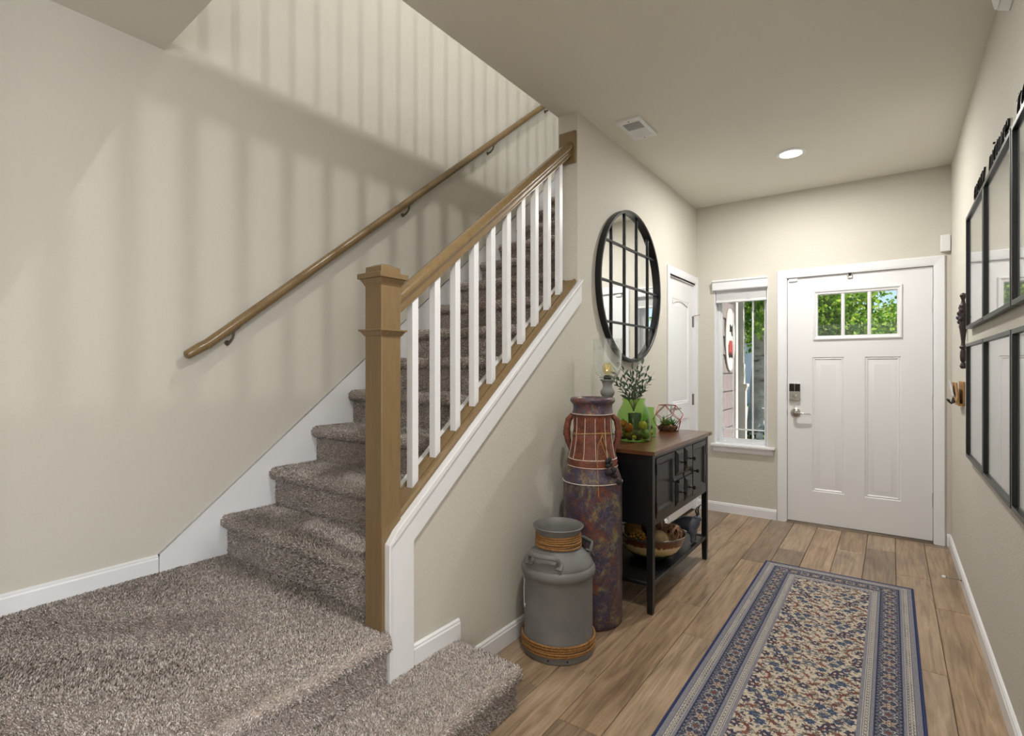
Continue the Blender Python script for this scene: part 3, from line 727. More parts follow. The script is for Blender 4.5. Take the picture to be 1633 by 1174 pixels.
# blind
bl = root('window_blind', ((WX0+WX1)/2, YB+.01, 1.85), 'white slatted blind pulled up under a moulded valance in the narrow window', 'blind')
vp = [(YB+.004, 2.058), (YB-.045, 2.058), (YB-.045, 2.045), (YB-.036, 2.036), (YB-.033, 1.975), (YB-.028, 1.968), (YB+.004, 1.968)]
ob('valance', MB().prism(vp, 'x', WX0-.012, WX1+.004), M['white'], bl, bevel=.0012)
slm = mesh_of('slat', MB().box(WX0+.012, WX1-.012, -.024, .024, 0, .003), Vector(((WX0+WX1)/2, 0, 0))); slm.materials.append(M['plastic'])
for k in range(20):
    link_mesh('slat', slm, ((WX0+WX1)/2, YB+.028+random.uniform(-.001, .001), 1.885+.0042*k), bl)
ob('bottom_rail', MB().box(WX0+.010, WX1-.010, YB+.002, YB+.054, 1.862, 1.884), M['plastic'], bl, bevel=.003)
for x in (WX0+.07, WX1-.11):
    ob('lift_cord', MB().tube([(x, YB+.0, 1.972), (x, YB-.001, 1.5), (x, YB+.0, .80 if x < -1.1 else .70)], .0012, 6), M['plastic'], bl)
    tn = []
    for j in range(26): tn.append((x+.085 if x < -1.1 else x-.09, YB-.001, 1.965-.0))
    ob('cord_tassel', MB().lathe([(0, 0), (.005, .004), (.006, .018), (.002, .03), (0, .03)], (x, YB-.0, (.80 if x < -1.1 else .70)-.03), 8), M['plastic'], bl)
for x in (WX0+.12, WX1-.15):    # bunched ladder strings
    z = MB()
    for j in range(9):
        zz = 1.962-.009*j; z.tube([(x-.018+.006*(j % 2), YB+.001, zz), (x, YB-.004, zz-.006), (x+.018-.006*(j % 2), YB+.001, zz)], .0011, 5)
    ob('ladder_string', z, M['plastic'], bl)

# ------------------------------------------------------------------ ceiling things
lt = root('recessed_light', (-.555, 4.005, CZ-.02), 'round recessed downlight glowing in the hall ceiling', 'ceiling light')
ob('trim_ring', MB().lathe([(.066, -.004), (.07, -.010), (.088, -.008), (.096, 0), (.066, 0)], (-.555, 4.005, CZ), 36, True), M['plastic'], lt)
ob('diffuser', MB().lathe([(0, -.003), (.067, -.003), (.067, -.001), (0, -.001)], (-.555, 4.005, CZ), 32), M['dif'], lt)
area('recessed_light_beam', (-.555, 4.005, CZ-.014), (0, 0, -1), .10, 30, WARM)
vt = root('ceiling_vent', (-1.254, 3.038, CZ-.01), 'white rectangular exhaust vent grille in the ceiling by the mirror wall', 'vent')
vx0, vx1, vy0, vy1 = -1.329, -1.181, 2.893, 3.183
vf = MB().frustum((vx0+.006, vx1-.006, vy0+.006, vy1-.006, CZ-.014), (vx0, vx1, vy0, vy1, CZ)) if False else MB()
ring_ = MB()
for (a, b, c, d) in ((vx0, vx1, vy0, vy0+.042), (vx0, vx1, vy1-.042, vy1), (vx0, vx0+.022, vy0+.042, vy1-.042), (vx1-.022, vx1, vy0+.042, vy1-.042), (vx0+.022, vx1-.022, 3.035, 3.045)):
    ring_.box(a, b, c, d, CZ-.012, CZ)
ob('grille_frame', ring_, M['plastic'], vt, bevel=.002)
ob('duct_shade', MB().box(vx0+.022, vx1-.022, vy0+.042, vy1-.042, CZ-.002, CZ+.0), M['dark'], vt)  # flat dark sheet stands for the shade inside the duct
for k in range(8):
    y = vy0+.046+.0118*k
    ob('louvre', MB().prism([(y, CZ-.011), (y+.0015, CZ-.011), (y+.0045, CZ-.003), (y+.003, CZ-.003)], 'x', vx0+.022, vx1-.022), M['plastic'], vt)
for k in range(12):
    y = 3.047+.0078*k
    ob('louvre', MB().prism([(y, CZ-.010), (y+.0056, CZ-.011), (y+.0074, CZ-.004), (y+.004, CZ-.004)], 'x', vx0+.022, vx1-.022), M['plastic'], vt)
for y in (vy0+.02, vy1-.02): ob('screw', MB().lathe([(0, 0), (.004, 0), (.003, .002), (0, .002)], ((vx0+vx1)/2, y, CZ-.0145), 10), M['darkhw'], vt)
# door chime, motion sensor
ob('door_chime', MB().box(.284, .342, YB-.035, YB, 2.115, 2.235), M['plastic'], None, 'small white plastic door chime box on the wall above the front door corner', 'chime box', bevel=.006)
ms = root('motion_sensor', (XR, 2.54, 2.56), 'white motion sensor high on the picture wall at the ceiling', 'sensor')
ob('sensor_body', MB().prism([(XR, 2.56), (XR-.035, 2.575), (XR-.05, 2.63), (XR-.04, 2.70), (XR, 2.72)], 'y', 2.50, 2.58), M['plastic'], ms, bevel=.004)
ob('lens', MB().prism([(XR-.036, 2.574), (XR-.044, 2.58), (XR-.054, 2.632), (XR-.05, 2.632)], 'y', 2.51, 2.57), M['white'], ms)

# ------------------------------------------------------------------ lamps out of view: added fill downlights, then the upstairs lamps
for i, (x, y, txt) in enumerate([(.2, -1.4, 'unseen recessed downlight added as fill in the living room ceiling behind the camera'), (1.4, -.9, 'unseen recessed downlight added as fill in the living room ceiling right of the camera'), (-1.7, -3.2, 'unseen recessed downlight added as fill at the far left of the living room ceiling'), (1.4, -3.2, 'unseen recessed downlight added as fill at the far right of the living room ceiling'), (-.50, 1.25, 'unseen recessed downlight added as fill in the hall ceiling just in front of the camera')]):
    r_ = root('recessed_light', (x, y, CZ-.02), txt, 'ceiling light')  # none of these downlights is in view; all are added fill
    ob('trim_ring', MB().lathe([(.066, -.004), (.07, -.010), (.088, -.008), (.096, 0), (.066, 0)], (x, y, CZ), 24, True), M['plastic'], r_)
    ob('diffuser', MB().lathe([(0, -.003), (.067, -.003), (.067, -.001), (0, -.001)], (x, y, CZ), 24), M['dif'], r_)
    area('fill_light_beam', (x, y, CZ-.014), (0, 0, -1), .13, 25 if y > 0 else 8, WARM)
x, y = -.358, 2.12
r_ = root('flush_lamp', (x, y, 5.47), 'small flush ceiling lamp upstairs beside the stairwell railing', 'ceiling light')
ob('lamp_base', MB().lathe([(0, 0), (.09, 0), (.09, -.02), (.075, -.03), (0, -.03)], (x, y, 5.55), 24), M['plastic'], r_)
ob('lamp_glass', MB().lathe([(.06, -.03), (.055, -.06), (.03, -.075), (0, -.078)], (x, y, 5.55), 24), M['dif'], r_)
area('upstairs_lamp_beam', (x, y, 5.46), (0, 0, -1), .07, 50, WARM)
r_ = root('wall_sconce', (3.0, 2.12, 4.85), 'small wall sconce at the far side of the upstairs hall', 'wall lamp')
ob('back_plate', MB().box(2.985, 3.0, 2.06, 2.18, 4.85, 5.05), M['nickel'], r_, bevel=.004)
ob('sconce_shade', MB().lathe([(.035, 4.88), (.05, 4.90), (.055, 5.0), (.05, 5.02), (0, 5.02), (0, 4.88)], (2.93, 2.12, 0), 24), M['dif'], r_)
area('sconce_beam', (2.865, 2.12, 4.955), (-1, 0, -.35), .07, 42, WARM)
# unseen window frames added round the living room fill lights
for name, mb, txt in (('added_window_rear', ring(MB(), -1.5, 1.9, .6, 2.3, .05, -4.6, -4.585), 'wide white window frame, unseen, added round the rear fill light'),):
    structure(name, mb, M['white'], txt, 'window')
w3 = MB(); w3.box(2.985, 3.0, -2.35, -.05, .65, .7).box(2.985, 3.0, -2.35, -.05, 2.2, 2.25).box(2.985, 3.0, -2.35, -2.3, .7, 2.2).box(2.985, 3.0, -.1, -.05, .7, 2.2)
structure('added_window_side', w3, M['white'], 'white window frame, unseen, added round the side fill light', 'window')
# ------------------------------------------------------------------ runner rug
def build_rug():
    x0, x1, y0, y1 = -.672, .098, 1.55, 3.806
    st = .0026; nxr = int((x1-x0)/st); nyr = int((y1-y0)/st)
    xs = (np.arange(nxr)+.5)/nxr*(x1-x0); ys = (np.arange(nyr)+.5)/nyr*(y1-y0)
    X, Y = np.meshgrid(xs, ys); Wd, Ht = x1-x0, y1-y0
    rng = np.random.RandomState(3)
    NAVY = np.array([58, 64, 84.]); SLATE = np.array([96, 102, 112.]); MAR = np.array([112, 74, 68.]); RUST = np.array([136, 92, 80.]); OLV = np.array([122, 118, 104.]); CRM = np.array([192, 179, 162.]); GREY = np.array([128, 126, 134.]); LIGHT = np.array([180, 172, 164.]); BLUE = np.array([72, 86, 112.])
    img = np.empty(X.shape+(3,)); img[:] = CRM
    def stamp(cx, cy, R, fn):
        i0, i1 = np.searchsorted(ys, [cy-R, cy+R]); j0, j1 = np.searchsorted(xs, [cx-R, cx+R])
        if i1 <= i0 or j1 <= j0: return
        dx = X[i0:i1, j0:j1]-cx; dy = Y[i0:i1, j0:j1]-cy; sub = img[i0:i1, j0:j1]
        fn(sub, dx, dy)
    def palm(cx, cy, R, k, ang, c1, c2, c3, asp=1.25):
        def fn(sub, dx, dy):
            ca, sa = math.cos(ang), math.sin(ang); u = (dx*ca+dy*sa)/asp*1.1; v = -dx*sa+dy*ca
            r = np.hypot(u, v); th = np.arctan2(v, u)
            edge = R*.78*(1+.22*np.cos(k*th))
            sub[r < edge] = c1; sub[(r < edge*.62) & (np.cos(k*th+1.5) > -.2)] = c2; sub[r < R*.24] = c3
        stamp(cx, cy, R*1.7, fn)
    def leaf(cx, cy, L, wd, ang, c, bend=0.):
        def fn(sub, dx, dy):
            ca, sa = math.cos(ang), math.sin(ang); u = dx*ca+dy*sa; v = -dx*sa+dy*ca-bend*(u/L)**2*L
            w = wd*(1-(u/L)**2)*(1+.35*np.sin(u/L*14))
            sub[(np.abs(u) < L) & (np.abs(v) < w)] = c
        stamp(cx, cy, L*1.4, fn)
    bw_ = .200                       # total border
    fx0, fx1 = bw_, Wd-bw_
    # field motifs, mirrored about the long axis, repeating along it
    per = .40; half = (fx1-fx0)/2; cxm = Wd/2
    mot = []; spots = [(0., .02), (0., .12), (0., .21), (0., .31)]; tries = 0
    while tries < 4000:
        tries += 1; p = (rng.uniform(.025, half-.006), rng.uniform(0, per))
        if all(math.hypot(p[0]-q[0], min(abs(p[1]-q[1]), per-abs(p[1]-q[1]))) > .040 for q in spots): spots.append(p)
    for n_, (a, b) in enumerate(spots):
        kind = (0, 4, 1, 0)[n_] if n_ < 4 else (1, 2, 3, 4, 2, 1, 3)[n_ % 7]
        mot.append((a, b, kind, rng.uniform(-.6, .6), rng.uniform(1.0, 1.4)))
    for rep in range(-1, int(Ht/per)+2):
        for a, b, kind, ang, s in mot:
            for sgn in ((1, -1) if a > .001 else (1,)):
                cx, cy = cxm+sgn*a, Ht-(rep*per+b)
                if kind == 0: palm(cx, cy, .024*s, 9, 1.57, SLATE, GREY, CRM, 1.0); palm(cx, cy-.022, .011*s, 6, 0, CRM, RUST, CRM, 1)
                elif kind == 1: palm(cx, cy, .020*s, 7, sgn*ang, NAVY, MAR, LIGHT)
                elif kind == 2: leaf(cx, cy, .030*s, .0085, sgn*(.5+ang*.4), MAR, .35*sgn); leaf(cx+sgn*.012, cy+.008, .02, .004, sgn*(-.5), OLV, .3)
                elif kind == 3: palm(cx, cy, .017*s, 6, sgn*ang, BLUE, NAVY, SLATE, 1.3)
                else: leaf(cx, cy, .026*s, .0080, sgn*(2.6+ang*.5), RUST*.8+MAR*.2, .35*sgn); palm(cx-sgn*.018, cy+.012, .010, 5, 0, OLV, SLATE, CRM)
                # stems and buds
                for q in range(5):
                    aa = ang*3+q*1.35+n_; rr = .031+.010*((q*7) % 3)
                    leaf(cx+sgn*rr*math.cos(aa), cy+rr*math.sin(aa), .0125, .0042, sgn*(aa+1.2), (OLV, SLATE, MAR, OLV, NAVY)[q], .2)
                    leaf(cx+sgn*rr*.55*math.cos(aa), cy+rr*.55*math.sin(aa), .014, .0014, sgn*aa, SLATE*.85, .2)
    # borders: distance to edge, position along it
    dl, dr, dt = X, Wd-X, Ht-Y
    d = np.minimum(np.minimum(dl, dr), np.minimum(dt, Y+.0))
    along = np.where((np.minimum(dl, dr) <= np.minimum(dt, Y)), Y, X)
    def band(a, b): return (d >= a) & (d < b)
    def put(mask, c): img[mask] = c
    noi = rng.randn(*X.shape)
    put(band(0, .008), np.array([46, 55, 92.]))
    put(band(.008, .026), GREY)
    def guard(a, b):
        m = band(a, b); put(m, LIGHT); s = (d-a)/(b-a)
        ph = along/.021*2*np.pi
        mot_ = (np.abs(s-.5) < .33) & ((np.cos(ph)+.8*np.cos(2*np.pi*(s-.5)*1.4) > .75) | ((np.cos(ph+np.pi) > .55) & (np.abs(np.abs(s-.5)-.2) < .09)))
        put(m & mot_, SLATE*.9); put(m & (np.abs(s-.5) < .09) & (np.cos(ph) > .7), CRM); put(m & (np.abs(np.abs(s-.5)-.40) < .05), SLATE)
    guard(.026, .052)
    put(band(.052, .063), GREY); put(band(.0615, .0645), NAVY)
    m = band(.063, .150); put(m, NAVY); s = (d-.1065)/.0435
    pz = .118; ph = along/pz*2*np.pi
    for off, cc in ((0, LIGHT*.9), (np.pi, GREY)):
        cur = .62*np.sin(ph+off); put(m & (np.abs(s-cur) < .065), cc)
        cur2 = .8*np.sin(2*ph+off+.6); put(m & (np.abs(s-cur2) < .05), SLATE)
    ph3 = along/.0235*2*np.pi
    put(m & (np.abs(np.abs(s)-.74-.12*np.sin(ph3)) < .045), GREY)
    put(m & (np.sin(ph3*1.5+s*6) > .86) & (np.abs(s) < .8), MAR*.8)
    put(m & (np.sin(ph3*1.31-s*8+2) > .88) & (np.abs(s) < .85), SLATE*1.1)
    # rosettes in the main border
    cent = (np.round(along/pz*2)/2)*pz; u = (along-cent)/.0435; alt = (np.round(along/pz*2).astype(int) % 2) == 0
    r = np.hypot(u, s); th = np.arctan2(s, u)
    e1 = .50*(1+.2*np.cos(8*th)); put(m & alt & (r < e1), BLUE); put(m & alt & (r < e1*.8), SLATE); put(m & alt & (r < e1*.45), MAR); put(m & alt & (np.abs(r-e1*.97) < .05), LIGHT)
    e2 = .42*(1+.28*np.cos(6*th)); put(m & ~alt & (r < e2), CRM*.82); put(m & ~alt & (r < e2*.5), MAR); put(m & ~alt & (r < e2*.25), CRM)
    put(band(.147, .150), NAVY); put(band(.150, .160), GREY)
    guard(.160, .186)
    put(band(.186, .200), GREY)
    img += noi[..., None]*7
    img = np.clip(img, 8, 250)
    # mesh: quads sharing a fine grid, colour per face corner
    gx_ = np.linspace(0, Wd, nxr+1); gy_ = np.linspace(0, Ht, nyr+1); GX, GY = np.meshgrid(gx_, gy_)
    GZ = .0072+.0006*np.sin(GX*900)*np.sin(GY*900)
    V = np.stack([GX-Wd/2, GY-Ht/2, GZ], -1).reshape(-1, 3)
    i, j = np.meshgrid(np.arange(nyr), np.arange(nxr), indexing='ij'); q = (i*(nxr+1)+j).ravel()
    Q = np.stack([q, q+1, q+nxr+2, q+nxr+1], 1).astype(np.int32)
    me = bpy.data.meshes.new('rug_pile'); me.vertices.add(len(V)); me.vertices.foreach_set('co', V.astype(np.float32).ravel())
    me.loops.add(Q.size); me.loops.foreach_set('vertex_index', Q.ravel()); me.polygons.add(len(Q)); me.polygons.foreach_set('loop_start', (np.arange(len(Q))*4).astype(np.int32))
    me.update(calc_edges=True)
    c = np.ones((len(Q), 4, 4), np.float32); c[:, :, :3] = lin(img.reshape(-1, 3))[:, None, :]
    at = me.color_attributes.new('pattern', 'FLOAT_COLOR', 'CORNER'); at.data.foreach_set('color', c.ravel())
    me.materials.append(M['rug'])
    r_ = root('runner_rug', ((x0+x1)/2, (y0+y1)/2, 0), 'cream floral runner rug with navy borders lying on the plank floor', 'rug')
    link_mesh('woven_face', me, ((x0+x1)/2, (y0+y1)/2, 0), r_)
    ob('rug_backing', MB().box(x0+.001, x1-.001, y0+.001, y1-.001, 0, .0065), M['rugedge'], r_)
    ed = MB()
    rr = .0045
    ed.tube([(x0, y0, rr), (x1, y0, rr), (x1, y1, rr), (x0, y1, rr)], rr, 8, True)
    ob('binding', ed, M['rugedge'], r_)
build_rug()

# ------------------------------------------------------------------ round mirror
mc = (-1.43, 3.372, 1.826); MR = .508
mi = root('round_mirror', (XP, mc[1], mc[2]-MR), 'large round black-framed window-pane mirror on the stair wall', 'mirror')
def disc(prof, n=72):
    mb = MB().lathe(prof, (0, 0, 0), n); return mb
def tox(mb, c): mb.v = [(c[0]+z, c[1]+x, c[2]+y) for x, y, z in mb.v]; return mb
ob('mirror_glass', tox(MB().lathe([(0, .006), (MR-.012, .006), (MR-.012, .0), (0, 0)], (0,0,0), 72), (XP+.004, mc[1], mc[2])), M['mirror'], mi)
ob('frame', tox(MB().lathe([(MR, 0), (MR, .034), (MR-.003, .037), (MR-.017, .037), (MR-.02, .034), (MR-.02, 0)], (0,0,0), 96, True), (XP+.001, mc[1], mc[2])), M['blackmetal'], mi)
for k in (-1.5, -.5, .5, 1.5):
    y = mc[1]+k*MR*2/5; hh = math.sqrt((MR-.01)**2-(k*MR*2/5)**2)
    ob('muntin', MB().box(XP+.010, XP+.020, y-.0070, y+.0070, mc[2]-hh, mc[2]+hh), M['blackmetal'], mi, bevel=.002)
for k in (-1, 0, 1):
    z = mc[2]+k*MR*2/4; hh = math.sqrt((MR-.01)**2-(k*MR*2/4)**2)
    ob('muntin', MB().box(XP+.010, XP+.0205, mc[1]-hh, mc[1]+hh, z-.0070, z+.0070), M['blackmetal'], mi, bevel=.002)

# ------------------------------------------------------------------ console table
tx0, tx1, ty0, ty1 = -1.40, -1.0, 2.628, 3.637
ct = root('console_table', ((tx0+tx1)/2, (ty0+ty1)/2, 0), 'black console table with brown wooden top, two doors and four small drawers', 'table')
tt = ob('table_top', MB().box(tx0-.0, tx1+.016, ty0-.018, ty1+.03, .829, .834), M['table'], ct)
nb = 4; wx = (tx1+.016-tx0)/nb
for k in range(nb):
    ob('plank', MB().box(tx0+wx*k+.0004, tx0+wx*(k+1)-.0004, ty0+.035, ty1-.023, .834, .851), M['table'], tt, bevel=.001)
m_end = simple('stained_end_board', srgb(92, 56, 33), .28, var=.25, vscale=6, coat=.4, stretch=(2, 18, 18))
for a, b in ((ty0-.02, ty0+.0346), (ty1-.0226, ty1+.032)):
    ob('end_board', MB().box(tx0, tx1+.018, a, b, .829, .851), m_end, tt, bevel=.0015)
for x in (tx0+.0, tx1-.034):
    for y in (ty0, ty1-.034):
        v = MB().frustum((x+.003, x+.031, y+.003, y+.031, 0), (x, x+.034, y, y+.034, .12)); v.box(x, x+.034, y, y+.034, .12, .829)
        ob('leg', v, M['black'], ct, bevel=.002)
body = MB(); bz0, bz1 = .458, .829
body.box(tx0+.006, tx0+.018, ty0+.034, ty1-.034, bz0, bz1)          # back
body.box(tx0+.034, tx1-.034, ty0+.006, ty0+.018, bz0, bz1).box(tx0+.034, tx1-.034, ty1-.018, ty1-.006, bz0, bz1)
body.box(tx0+.018, tx1-.02, ty0+.018, ty1-.018, bz0+.004, bz0+.016)
body.box(tx1-.022, tx1-.003, ty0+.034, ty1-.034, bz0, .488).box(tx1-.022, tx1-.003, ty0+.034, ty1-.034, .808, bz1)
for a, b in ((2.662, 2.680), (2.966, 2.984), (3.124, 3.146), (3.288, 3.304), (3.584, 3.603)): body.box(tx1-.022, tx1-.003, a, b, .488, .808)
body.box(tx1-.022, tx1-.003, 2.984, 3.288, .634, .660)
ob('cabinet_body', body, M['black'], ct)
ob('side_line', MB().box(tx0+.034, tx1-.034, ty0+.003, ty0+.007, bz0, bz0+.02), M['black'], ct)
def knob(y, z, par, x=tx1):
    mb = MB().lathe([(0, 0), (.009, 0), (.006, .004), (.0045, .014), (.007, .019), (.0125, .024), (.0125, .030), (.007, .035), (0, .036)], (0,0,0), 14)
    mb.v = [(x+c, y+a, z+b) for a, b, c in mb.v]; ob('knob', mb, M['darkhw'], par)
for (a, b, ky, hy) in ((2.682, 2.964, 2.948, 2.684), (3.306, 3.582, 3.322, 3.580)):
    dr = MB(); x1_ = tx1+.001; x0_ = tx1-.018
    z0_, z1_ = .490, .806; w_ = .032
    dr.box(x0_, x1_, a, b, z0_, z0_+w_).box(x0_, x1_, a, b, z1_-w_, z1_).box(x0_, x1_, a, a+w_, z0_+w_, z1_-w_).box(x0_, x1_, b-w_, b, z0_+w_, z1_-w_)
    dd = ob('cabinet_door', dr, M['black'], ct, bevel=.002)
    ob('door_panel', MB().box(tx1-.016, tx1-.010, a+.03, b-.03, z0_+.03, z1_-.03), M['black'], dd)
    ob('panel_moulding', moulded_ring(a+w_, b-w_, z0_+w_, z1_-w_, [(0, .0), (.004, -.002), (.016, -.0115)], 'x', tx1), M['black'], dd, smooth=20)
    knob(ky, .642, dd)
    for hz_ in (.545, .745): ob('hinge', MB().box(tx1, tx1+.004, hy-.005, hy+.005, hz_-.03, hz_+.03), M['darkhw'], dd, bevel=.001)
for (a, b) in ((2.987, 3.122), (3.148, 3.286)):
    for (z0_, z1_) in ((.664, .806), (.490, .630)):
        g = MB(); x_ = tx1
        v = [(x_-.012, a, z0_), (x_-.012, b, z0_), (x_-.012, b, z1_), (x_-.012, a, z1_), (x_, a, z0_), (x_, b, z0_), (x_, b, z1_), (x_, a, z1_), (x_+.010, a+.022, z0_+.022), (x_+.010, b-.022, z0_+.022), (x_+.010, b-.022, z1_-.022), (x_+.010, a+.022, z1_-.022)]
        g.add(v, [(0,1,2,3)]+[(k, (k+1) % 4, (k+1) % 4+4, k+4) for k in range(4)]+[(k+4, (k+1) % 4+4, (k+1) % 4+8, k+8) for k in range(4)]+[(8,9,10,11)])
        dg = ob('drawer', g, M['black'], ct, smooth=20); knob((a+b)/2, (z0_+z1_)/2, dg, tx1+.010)
shf = ob('shelf', MB().box(tx0+.01, tx1-.004, ty0+.01, ty1-.01, .140, .158), M['black'], ct, bevel=.002)
ob('shelf_rim', MB().box(tx1-.03, tx1-.006, ty0+.034, ty1-.034, .158, .162).box(tx0+.01, tx0+.03, ty0+.034, ty1-.034, .158, .162).box(tx0+.03, tx1-.03, ty0+.012, ty0+.034, .158, .162).box(tx0+.03, tx1-.03, ty1-.034, ty1-.012, .158, .162), M['black'], shf, bevel=.0015)
TZ = .851; SZ = .158

# ------------------------------------------------------------------ milk can
mcx, mcy = -1.242, 2.086
mk = root('milk_can', (mcx, mcy, 0), 'grey metal milk can wrapped in jute rope on the floor', 'milk can')
pr = [(.150, 0), (.160, .004), (.163, .03), (.160, .075), (.156, .085), (.156, .340), (.157, .346), (.163, .350), (.1675, .358), (.169, .369), (.1675, .380), (.163, .388), (.157, .393), (.158, .399), (.152, .412), (.140, .428), (.122, .445), (.104, .462), (.099, .468), (.098, .52), (.100, .532), (.108, .545), (.115, .557), (.1165, .560), (.114, .563), (.110, .559), (.102, .545), (.093, .53), (.092, .46), (.06, .40), (0, .39)]
ob('can_body', MB().lathe(pr, (mcx, mcy, 0), 56), M['canmetal'], mk, smooth=50)
def torus(mb, c, R, r, n=48, m=8, wob=0):
    pts = [(c[0]+R*math.cos(2*math.pi*k/n), c[1]+R*math.sin(2*math.pi*k/n), c[2]+wob*math.sin(2*math.pi*k/n*2+R*900)) for k in range(n)]
    return mb.tube(pts, r, m, True, up=(0, 0, 1))
rp = MB()
for k in range(6): torus(rp, (mcx, mcy, .476+.0098*k), .1015+random.uniform(-.0015, .0015), .0046, wob=.0015)
ob('neck_rope', rp, M['rope'], mk)
rp = MB()
for k in range(5): torus(rp, (mcx, mcy, .036+.0104*k), .1645+random.uniform(-.0015, .0015), .005, wob=.002)
ob('base_rope', rp, M['rope'], mk)
ea = math.radians(-8)
ob('rope_tail', MB().tube([(mcx+.166*math.cos(ea), mcy+.166*math.sin(ea), .07), (mcx+.175*math.cos(ea), mcy+.175*math.sin(ea), .088), (mcx+.171*math.cos(ea), mcy+.171*math.sin(ea), .104)], [.005, .004, .003], 6), M['rope'], mk)
for az in (math.radians(-86), math.radians(72)):
    er = Vector((math.cos(az), math.sin(az), 0)); et = Vector((-math.sin(az), math.cos(az), 0)); c_ = Vector((mcx, mcy, 0))
    P_ = lambda r, t, z: c_+er*r+et*t+Vector((0, 0, z))
    hb = MB().tube([P_(.126, -.074, .418), P_(.142, -.072, .452), P_(.158, -.060, .464), P_(.168, 0, .466), P_(.158, .060, .464), P_(.142, .072, .452), P_(.126, .074, .418)], [.011, .011, .012, .013, .012, .011, .011], 10, flat=.5)
    ob('can_handle', hb, M['canmetal'], mk, smooth=60)
    for sg in (-1, 1):
        pl_ = MB().tube([P_(.121, sg*.072, .441), P_(.146, sg*.072, .412)], [.018, .018], 10, flat=.25, up=tuple(er*.7+Vector((0, 0, .7)))); ob('handle_foot', pl_, M['canmetal'], mk)
# white painted initial curving round the left side
az0 = math.radians(-143)
stroke = [(.0, .10), (.010, .115), (.020, .105), (.016, .088), (.004, .078), (.006, .055), (.008, .03), (.016, .012), (.026, .006), (.034, .02)]
pts = [(mcx+.1572*math.cos(az0+u/.157*1.0), mcy+.1572*math.sin(az0+u/.157), .19+z*1.25) for u, z in stroke]
ob('painted_initial', MB().tube(pts, .0022, 6), M['white'], mk)
for az in (-75, -45): 
    a_ = math.radians(az); ob('rivet_hole', MB().ball((mcx+.1615*math.cos(a_), mcy+.1615*math.sin(a_), .018), .004, 8, 6), M['dark'], mk)

# ------------------------------------------------------------------ tall pot
px_, py_ = -1.238, 2.42
tp_ = root('tall_vase', (px_, py_, 0), 'tall multicoloured glazed floor vase with rust-red handled neck', 'vase')
ob('vase_body', MB().lathe([(0, 0), (.128, 0), (.140, .008), (.146, .03), (.1485, .08), (.149, .35), (.148, .62), (.147, .70), (.149, .712), (.1455, .724), (.138, .745), (.128, .772), (.124, .785), (0, .785)], (px_, py_, 0), 56), M['glaze'], tp_, smooth=50)
nk = [(.0, .783), (.123, .783), (.1265, .792), (.123, .801), (.1265, .811), (.122, .821), (.119, .832), (.112, .86), (.103, .92), (.097, .98), (.096, 1.03), (.099, 1.046), (0, 1.046)]
ob('vase_neck', MB().lathe(nk, (px_, py_, 0), 56), M['rust'], tp_, smooth=50)
ob('vase_mouth', MB().lathe([(0, 1.044), (.101, 1.044), (.105, 1.050), (.102, 1.058), (.0985, 1.07), (.099, 1.095), (.104, 1.101), (.111, 1.108), (.1135, 1.117), (.110, 1.127), (.101, 1.131), (.092, 1.127), (.087, 1.115), (.085, 1.06), (0, 1.06)], (px_, py_, 0), 56), M['glaze'], tp_, smooth=50)
ca = math.atan2(-py_, -px_)
for k in range(12):
    a_ = ca+math.radians(30*k+8)
    zz = [.83, .86, .92, .98, 1.03]; rr_ = [.1195, .1122, .1035, .0975, .0965]
    ob('scored_line', MB().tube([(px_+(r_+.0005)*math.cos(a_+random.uniform(-.012, .012)), py_+(r_+.0005)*math.sin(a_), z_) for r_, z_ in zip(rr_, zz)], .0015, 6), M['chalk'], tp_)
for z_, r_ in ((.789, .1255), (.826, .121), (.712, .1495), (1.049, .1045)):
    ob('scored_ring', torus(MB(), (px_, py_, z_), r_, .0021, wob=.0008), M['chalk'], tp_)
for sg in (-1, 1):
    az = ca-sg*math.radians(93); er = Vector((math.cos(az), math.sin(az), 0)); c_ = Vector((px_, py_, 0))
    Q_ = lambda r, z: tuple(c_+er*r+Vector((0, 0, z)))
    hp_ = [Q_(.086, 1.035), Q_(.104, 1.036), Q_(.122, 1.015), Q_(.130, .975), Q_(.131, .945), Q_(.126, .915), Q_(.115, .88), Q_(.106, .858)]
    hh_ = ob('vase_handle', MB().tube(hp_, [.015, .016, .0165, .017, .017, .016, .014, .012], 12), M['rust'], tp_, smooth=60)
    for z_ in (.938, .947, .956): ob('handle_band', MB().tube([Q_(.1305, z_-.003), Q_(.1305, z_+.003)], .0195, 12), M['rust'], hh_, smooth=60)
tw = MB(); torus(tw, (px_, py_, .955), .101, .0018, wob=.004); torus(tw, (px_, py_, .951), .1015, .0016, wob=.006)
a_ = ca+math.radians(28)
T_ = lambda r, da, z: (px_+r*math.cos(a_+da), py_+r*math.sin(a_+da), z)
tw.tube([T_(.103, 0, .953), T_(.112, -.25, .90), T_(.122, -.30, .83), T_(.1265, -.3, .79), T_(.151, -.3, .70), T_(.153, -.3, .66)], .0017, 6)
tw.tube([T_(.103, 0, .953), T_(.108, .1, .91), T_(.121, .2, .85), T_(.126, .25, .81)], .0017, 6)
tw.tube([T_(.103, 0, .953), T_(.110, -.12, .92), T_(.112, -.02, .89), T_(.122, .15, .835)], .0016, 6)
ob('twine', tw, M['twine'], tp_)
for (da, z, r) in [(.06, .826, .012), (.17, .834, .011), (.22, .812, .011), (.08, .804, .012), (.06, .775, .0165), (.27, .782, .0155), (.40, .752, .0125), (.42, .724, .016), (.3, .757, .010)]:
    rb = .126 if z > .79 else (.134 if z > .75 else .150)
    ob('berry', MB().ball(T_(rb+r*.8, da, z), r, 14, 9), M['bead'], tp_)

